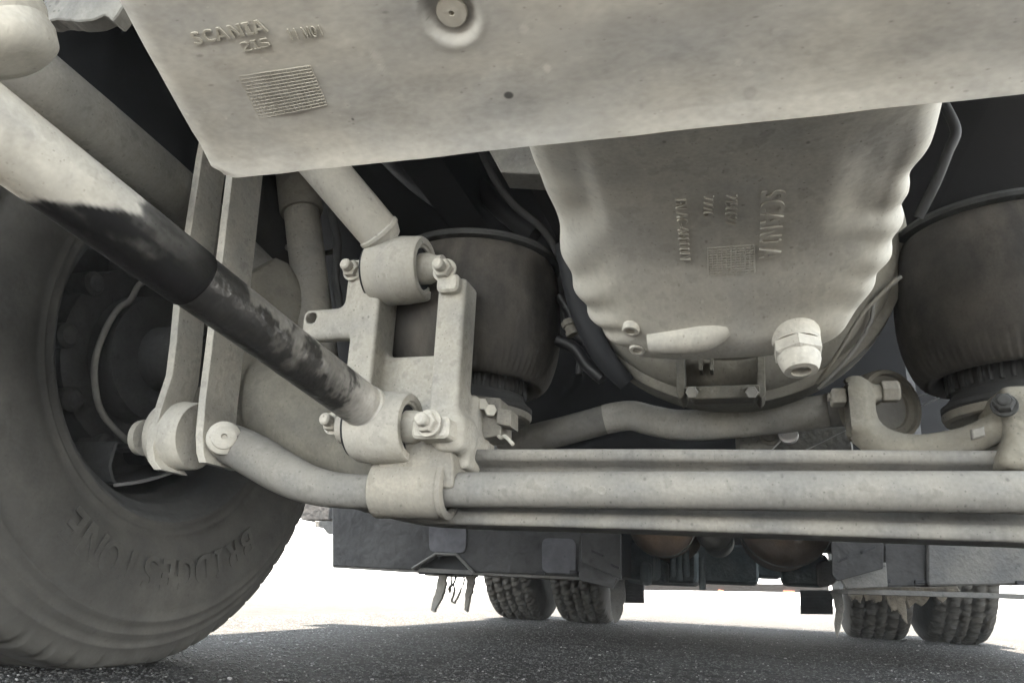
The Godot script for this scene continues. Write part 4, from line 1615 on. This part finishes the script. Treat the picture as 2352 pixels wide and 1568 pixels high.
	for q in [[1432, 1240, 1500, 1330, 3.2, .3], [1500, 1250, 1600, 1338, 3.5, .3], [1590, 1250, 1742, 1340, 3.7, .3], [1440, 1255, 1600, 1342, 3.9, .3], [1735, 1250, 1800, 1326, 3.8, .3], [1796, 1270, 1906, 1346, 3.3, .2], [1470, 1290, 1495, 1344, 3.1, .06], [1518, 1290, 1534, 1338, 3.1, .06]]:
		var b := px_box(q[0], q[1], q[2], q[3], q[4], q[4] + q[5])
		var st := new_st()
		box(st, b[0] - b[1], b[0] + b[1], .012, .03)
		part("casing", st, M.teal, gb)
	var pb := new_st()
	slab_px(pb, [[1880, 1288], [1928, 1284], [1932, 1322], [1912, 1346], [1882, 1348]], 3.0, 3.1, .02, .004)
	part("pale_bracket", pb, M.panel, gb)
	for q in [[1545, 1290], [1560, 1300], [1575, 1290], [1612, 1320]]:
		var pp := new_st()
		tube(pp, [v4(W(q[0], q[1] - 40, 3.05), .012), v4(W(q[0] + 2, q[1] + 34, 3.05), .012)], 12)
		part("pipe", pp, M.teal, gb)
	var cr := thing("rear_cross_bar", "thin dark cross bar at the far end above the bright ground", "cross bar", W(1650, 1358, 5.1))
	var cb := new_st()
	slab_px(cb, [[1425, 1334], [1905, 1343], [1905, 1361], [1425, 1354]], 5.1, 5.18, .002)
	part("bar", cb, M.black, cr)
	var lamps := new_st()
	for q in [[1650, 1356, 1662], [1800, 1358, 1826]]:
		slab_px(lamps, [[q[0], q[1] - 2], [q[2], q[1] - 1], [q[2], q[1] + 2], [q[0], q[1] + 1]], 5.09, 5.1, 0, .0005)
	part("reflector", lamps, flat_mat(Color(.5, .12, .05), .4), cr)
	for k2 in 2:
		var q: Array = [[1428, 1330, 1479, 1384], [1838, 1355, 1914, 1410]][k2]
		var h := thing("hanging_box", ["dark square flap hanging right of the left rear tyres", "dark ribbed flap hanging left of the right rear tyres"][k2], "flap", W((q[0] + q[2]) * .5, q[3], 4.7))
		var st := new_st()
		slab_px(st, [[q[0], q[1]], [q[2], q[1]], [q[2], q[3] + 1], [q[0] + 2, q[3]]], 4.7, 4.73, .002)
		part("sheet", st, M.plastic, h)
		for i in 7:
			var rb := new_st()
			var y := lerpf(q[1] + 5, q[3] - 4, i / 6.0)
			slab_px(rb, [[q[0] + 4, y - 1], [q[2] - 3, y - 1], [q[2] - 3, y + 1], [q[0] + 4, y + 1]], 4.69, 4.70, 0, .001)
			part("rib", rb, M.plastic, h)

func cable(called: String, label: String, pts: Array, r: float, m: Material) -> void:
	var p := []
	for q in pts: p.append(v4(W(q[0], q[1], q[2]), r))
	var st := new_st()
	tube(st, spline(p, 8), 10)
	var o := part(called, st, m, self)
	o.name = numbered(called)
	o.set_meta("label", label)
	o.set_meta("category", "cable")

func loose_bits() -> void:
	var fo := thing("foam_scrap", "dusty frayed strip between the pale bush and the undershield", "foam strip", W(190, 30, .52))
	rag([[96, -20], [300, -20], [272, 28], [258, 46], [240, 34], [214, 44], [180, 48], [140, 44], [100, 48]], .52, "strip", fo, M.dim, 31)
	cable("wire", "thin bright wire stretched right of the joint ring, upper of two", [[2085, 918, 1.4], [2130, 904, 1.4], [2175, 893, 1.4]], .0011, M.steel)
	cable("wire", "thin bright wire right of the joint ring, lower of two", [[2088, 944, 1.4], [2140, 922, 1.4], [2200, 893, 1.4]], .0009, M.steel)
	cable("wire", "thin bright wire crossing the dark gap below the bent rod", [[1800, 1058, 1.4], [1880, 1020, 1.4], [1950, 985, 1.4]], .0010, M.steel)
	cable("hose", "pale edged hose right of the drain plug, upper of two", [[1878, 880, 1.15], [1920, 820, 1.12], [1975, 730, 1.1], [2010, 690, 1.1], [2060, 640, 1.1]], .0028, M.dust_brown)
	cable("hose", "dusty hose right of the drain plug, lower of two", [[1880, 892, 1.16], [1950, 820, 1.14], [2000, 740, 1.13], [2012, 690, 1.12], [2070, 635, 1.12]], .0030, M.dim)
	cable("hose", "dark hose curling left of the sump, upper", [[1285, 680, 1.2], [1310, 720, 1.2], [1320, 760, 1.2], [1345, 785, 1.2]], .009, M.black_gloss)
	cable("hose", "dark hose curling left of the sump, lower", [[1280, 780, 1.2], [1320, 800, 1.2], [1350, 840, 1.2], [1385, 870, 1.2]], .011, M.black_gloss)
	cable("hose", "thin black hose right of the sump under the undershield", [[2170, 240, 1.02], [2196, 300, 1.02], [2178, 350, 1.02], [2150, 420, 1.03], [2110, 500, 1.05]], .007, flat_mat(Color(.02, .02, .02), .7))
	cable("air_line", "black air line looping under the undershield above the left bellows", [[1100, 330, 1.1], [1130, 400, 1.12], [1180, 470, 1.15], [1250, 530, 1.18], [1290, 600, 1.2]], .007, M.plastic)
	cable("air_line", "black air line running down between damper and bracket", [[760, 480, 1.25], [775, 560, 1.25], [770, 640, 1.25], [785, 720, 1.25]], .009, M.dim_dark)
	cable("air_line", "thin black line crossing behind the upright damper", [[590, 575, 1.3], [640, 560, 1.3], [700, 590, 1.3], [770, 575, 1.3]], .006, M.dim)
	cable("air_line", "thin dark line dropping behind the sump at left", [[1285, 640, 1.22], [1300, 740, 1.22], [1330, 800, 1.22], [1330, 860, 1.22]], .006, M.plastic)
	var fit := thing("line_fitting", "small worn metal fitting on the hoses left of the sump", "fitting", W(1308, 750, 1.2))
	var fs := new_st()
	lathe(fs, W(1302, 735, 1.19), W(1318, 775, 1.19) - W(1302, 735, 1.19), [[0, .008], [.004, .012], [.012, .012], [.013, .009], [.022, .009], [.023, .011], [.030, .011], [.031, .006]], 16)
	part("coupling", fs, M.dust_brown, fit)
	cable("duct", "dark curved duct above the left bellows, upper", [[1000, 300, 1.3], [1060, 380, 1.3], [1150, 480, 1.3], [1230, 540, 1.3]], .02, M.black)
	cable("duct", "dark curved duct above the left bellows, lower", [[860, 330, 1.35], [930, 400, 1.35], [1010, 460, 1.35], [1100, 500, 1.35]], .02, M.black)
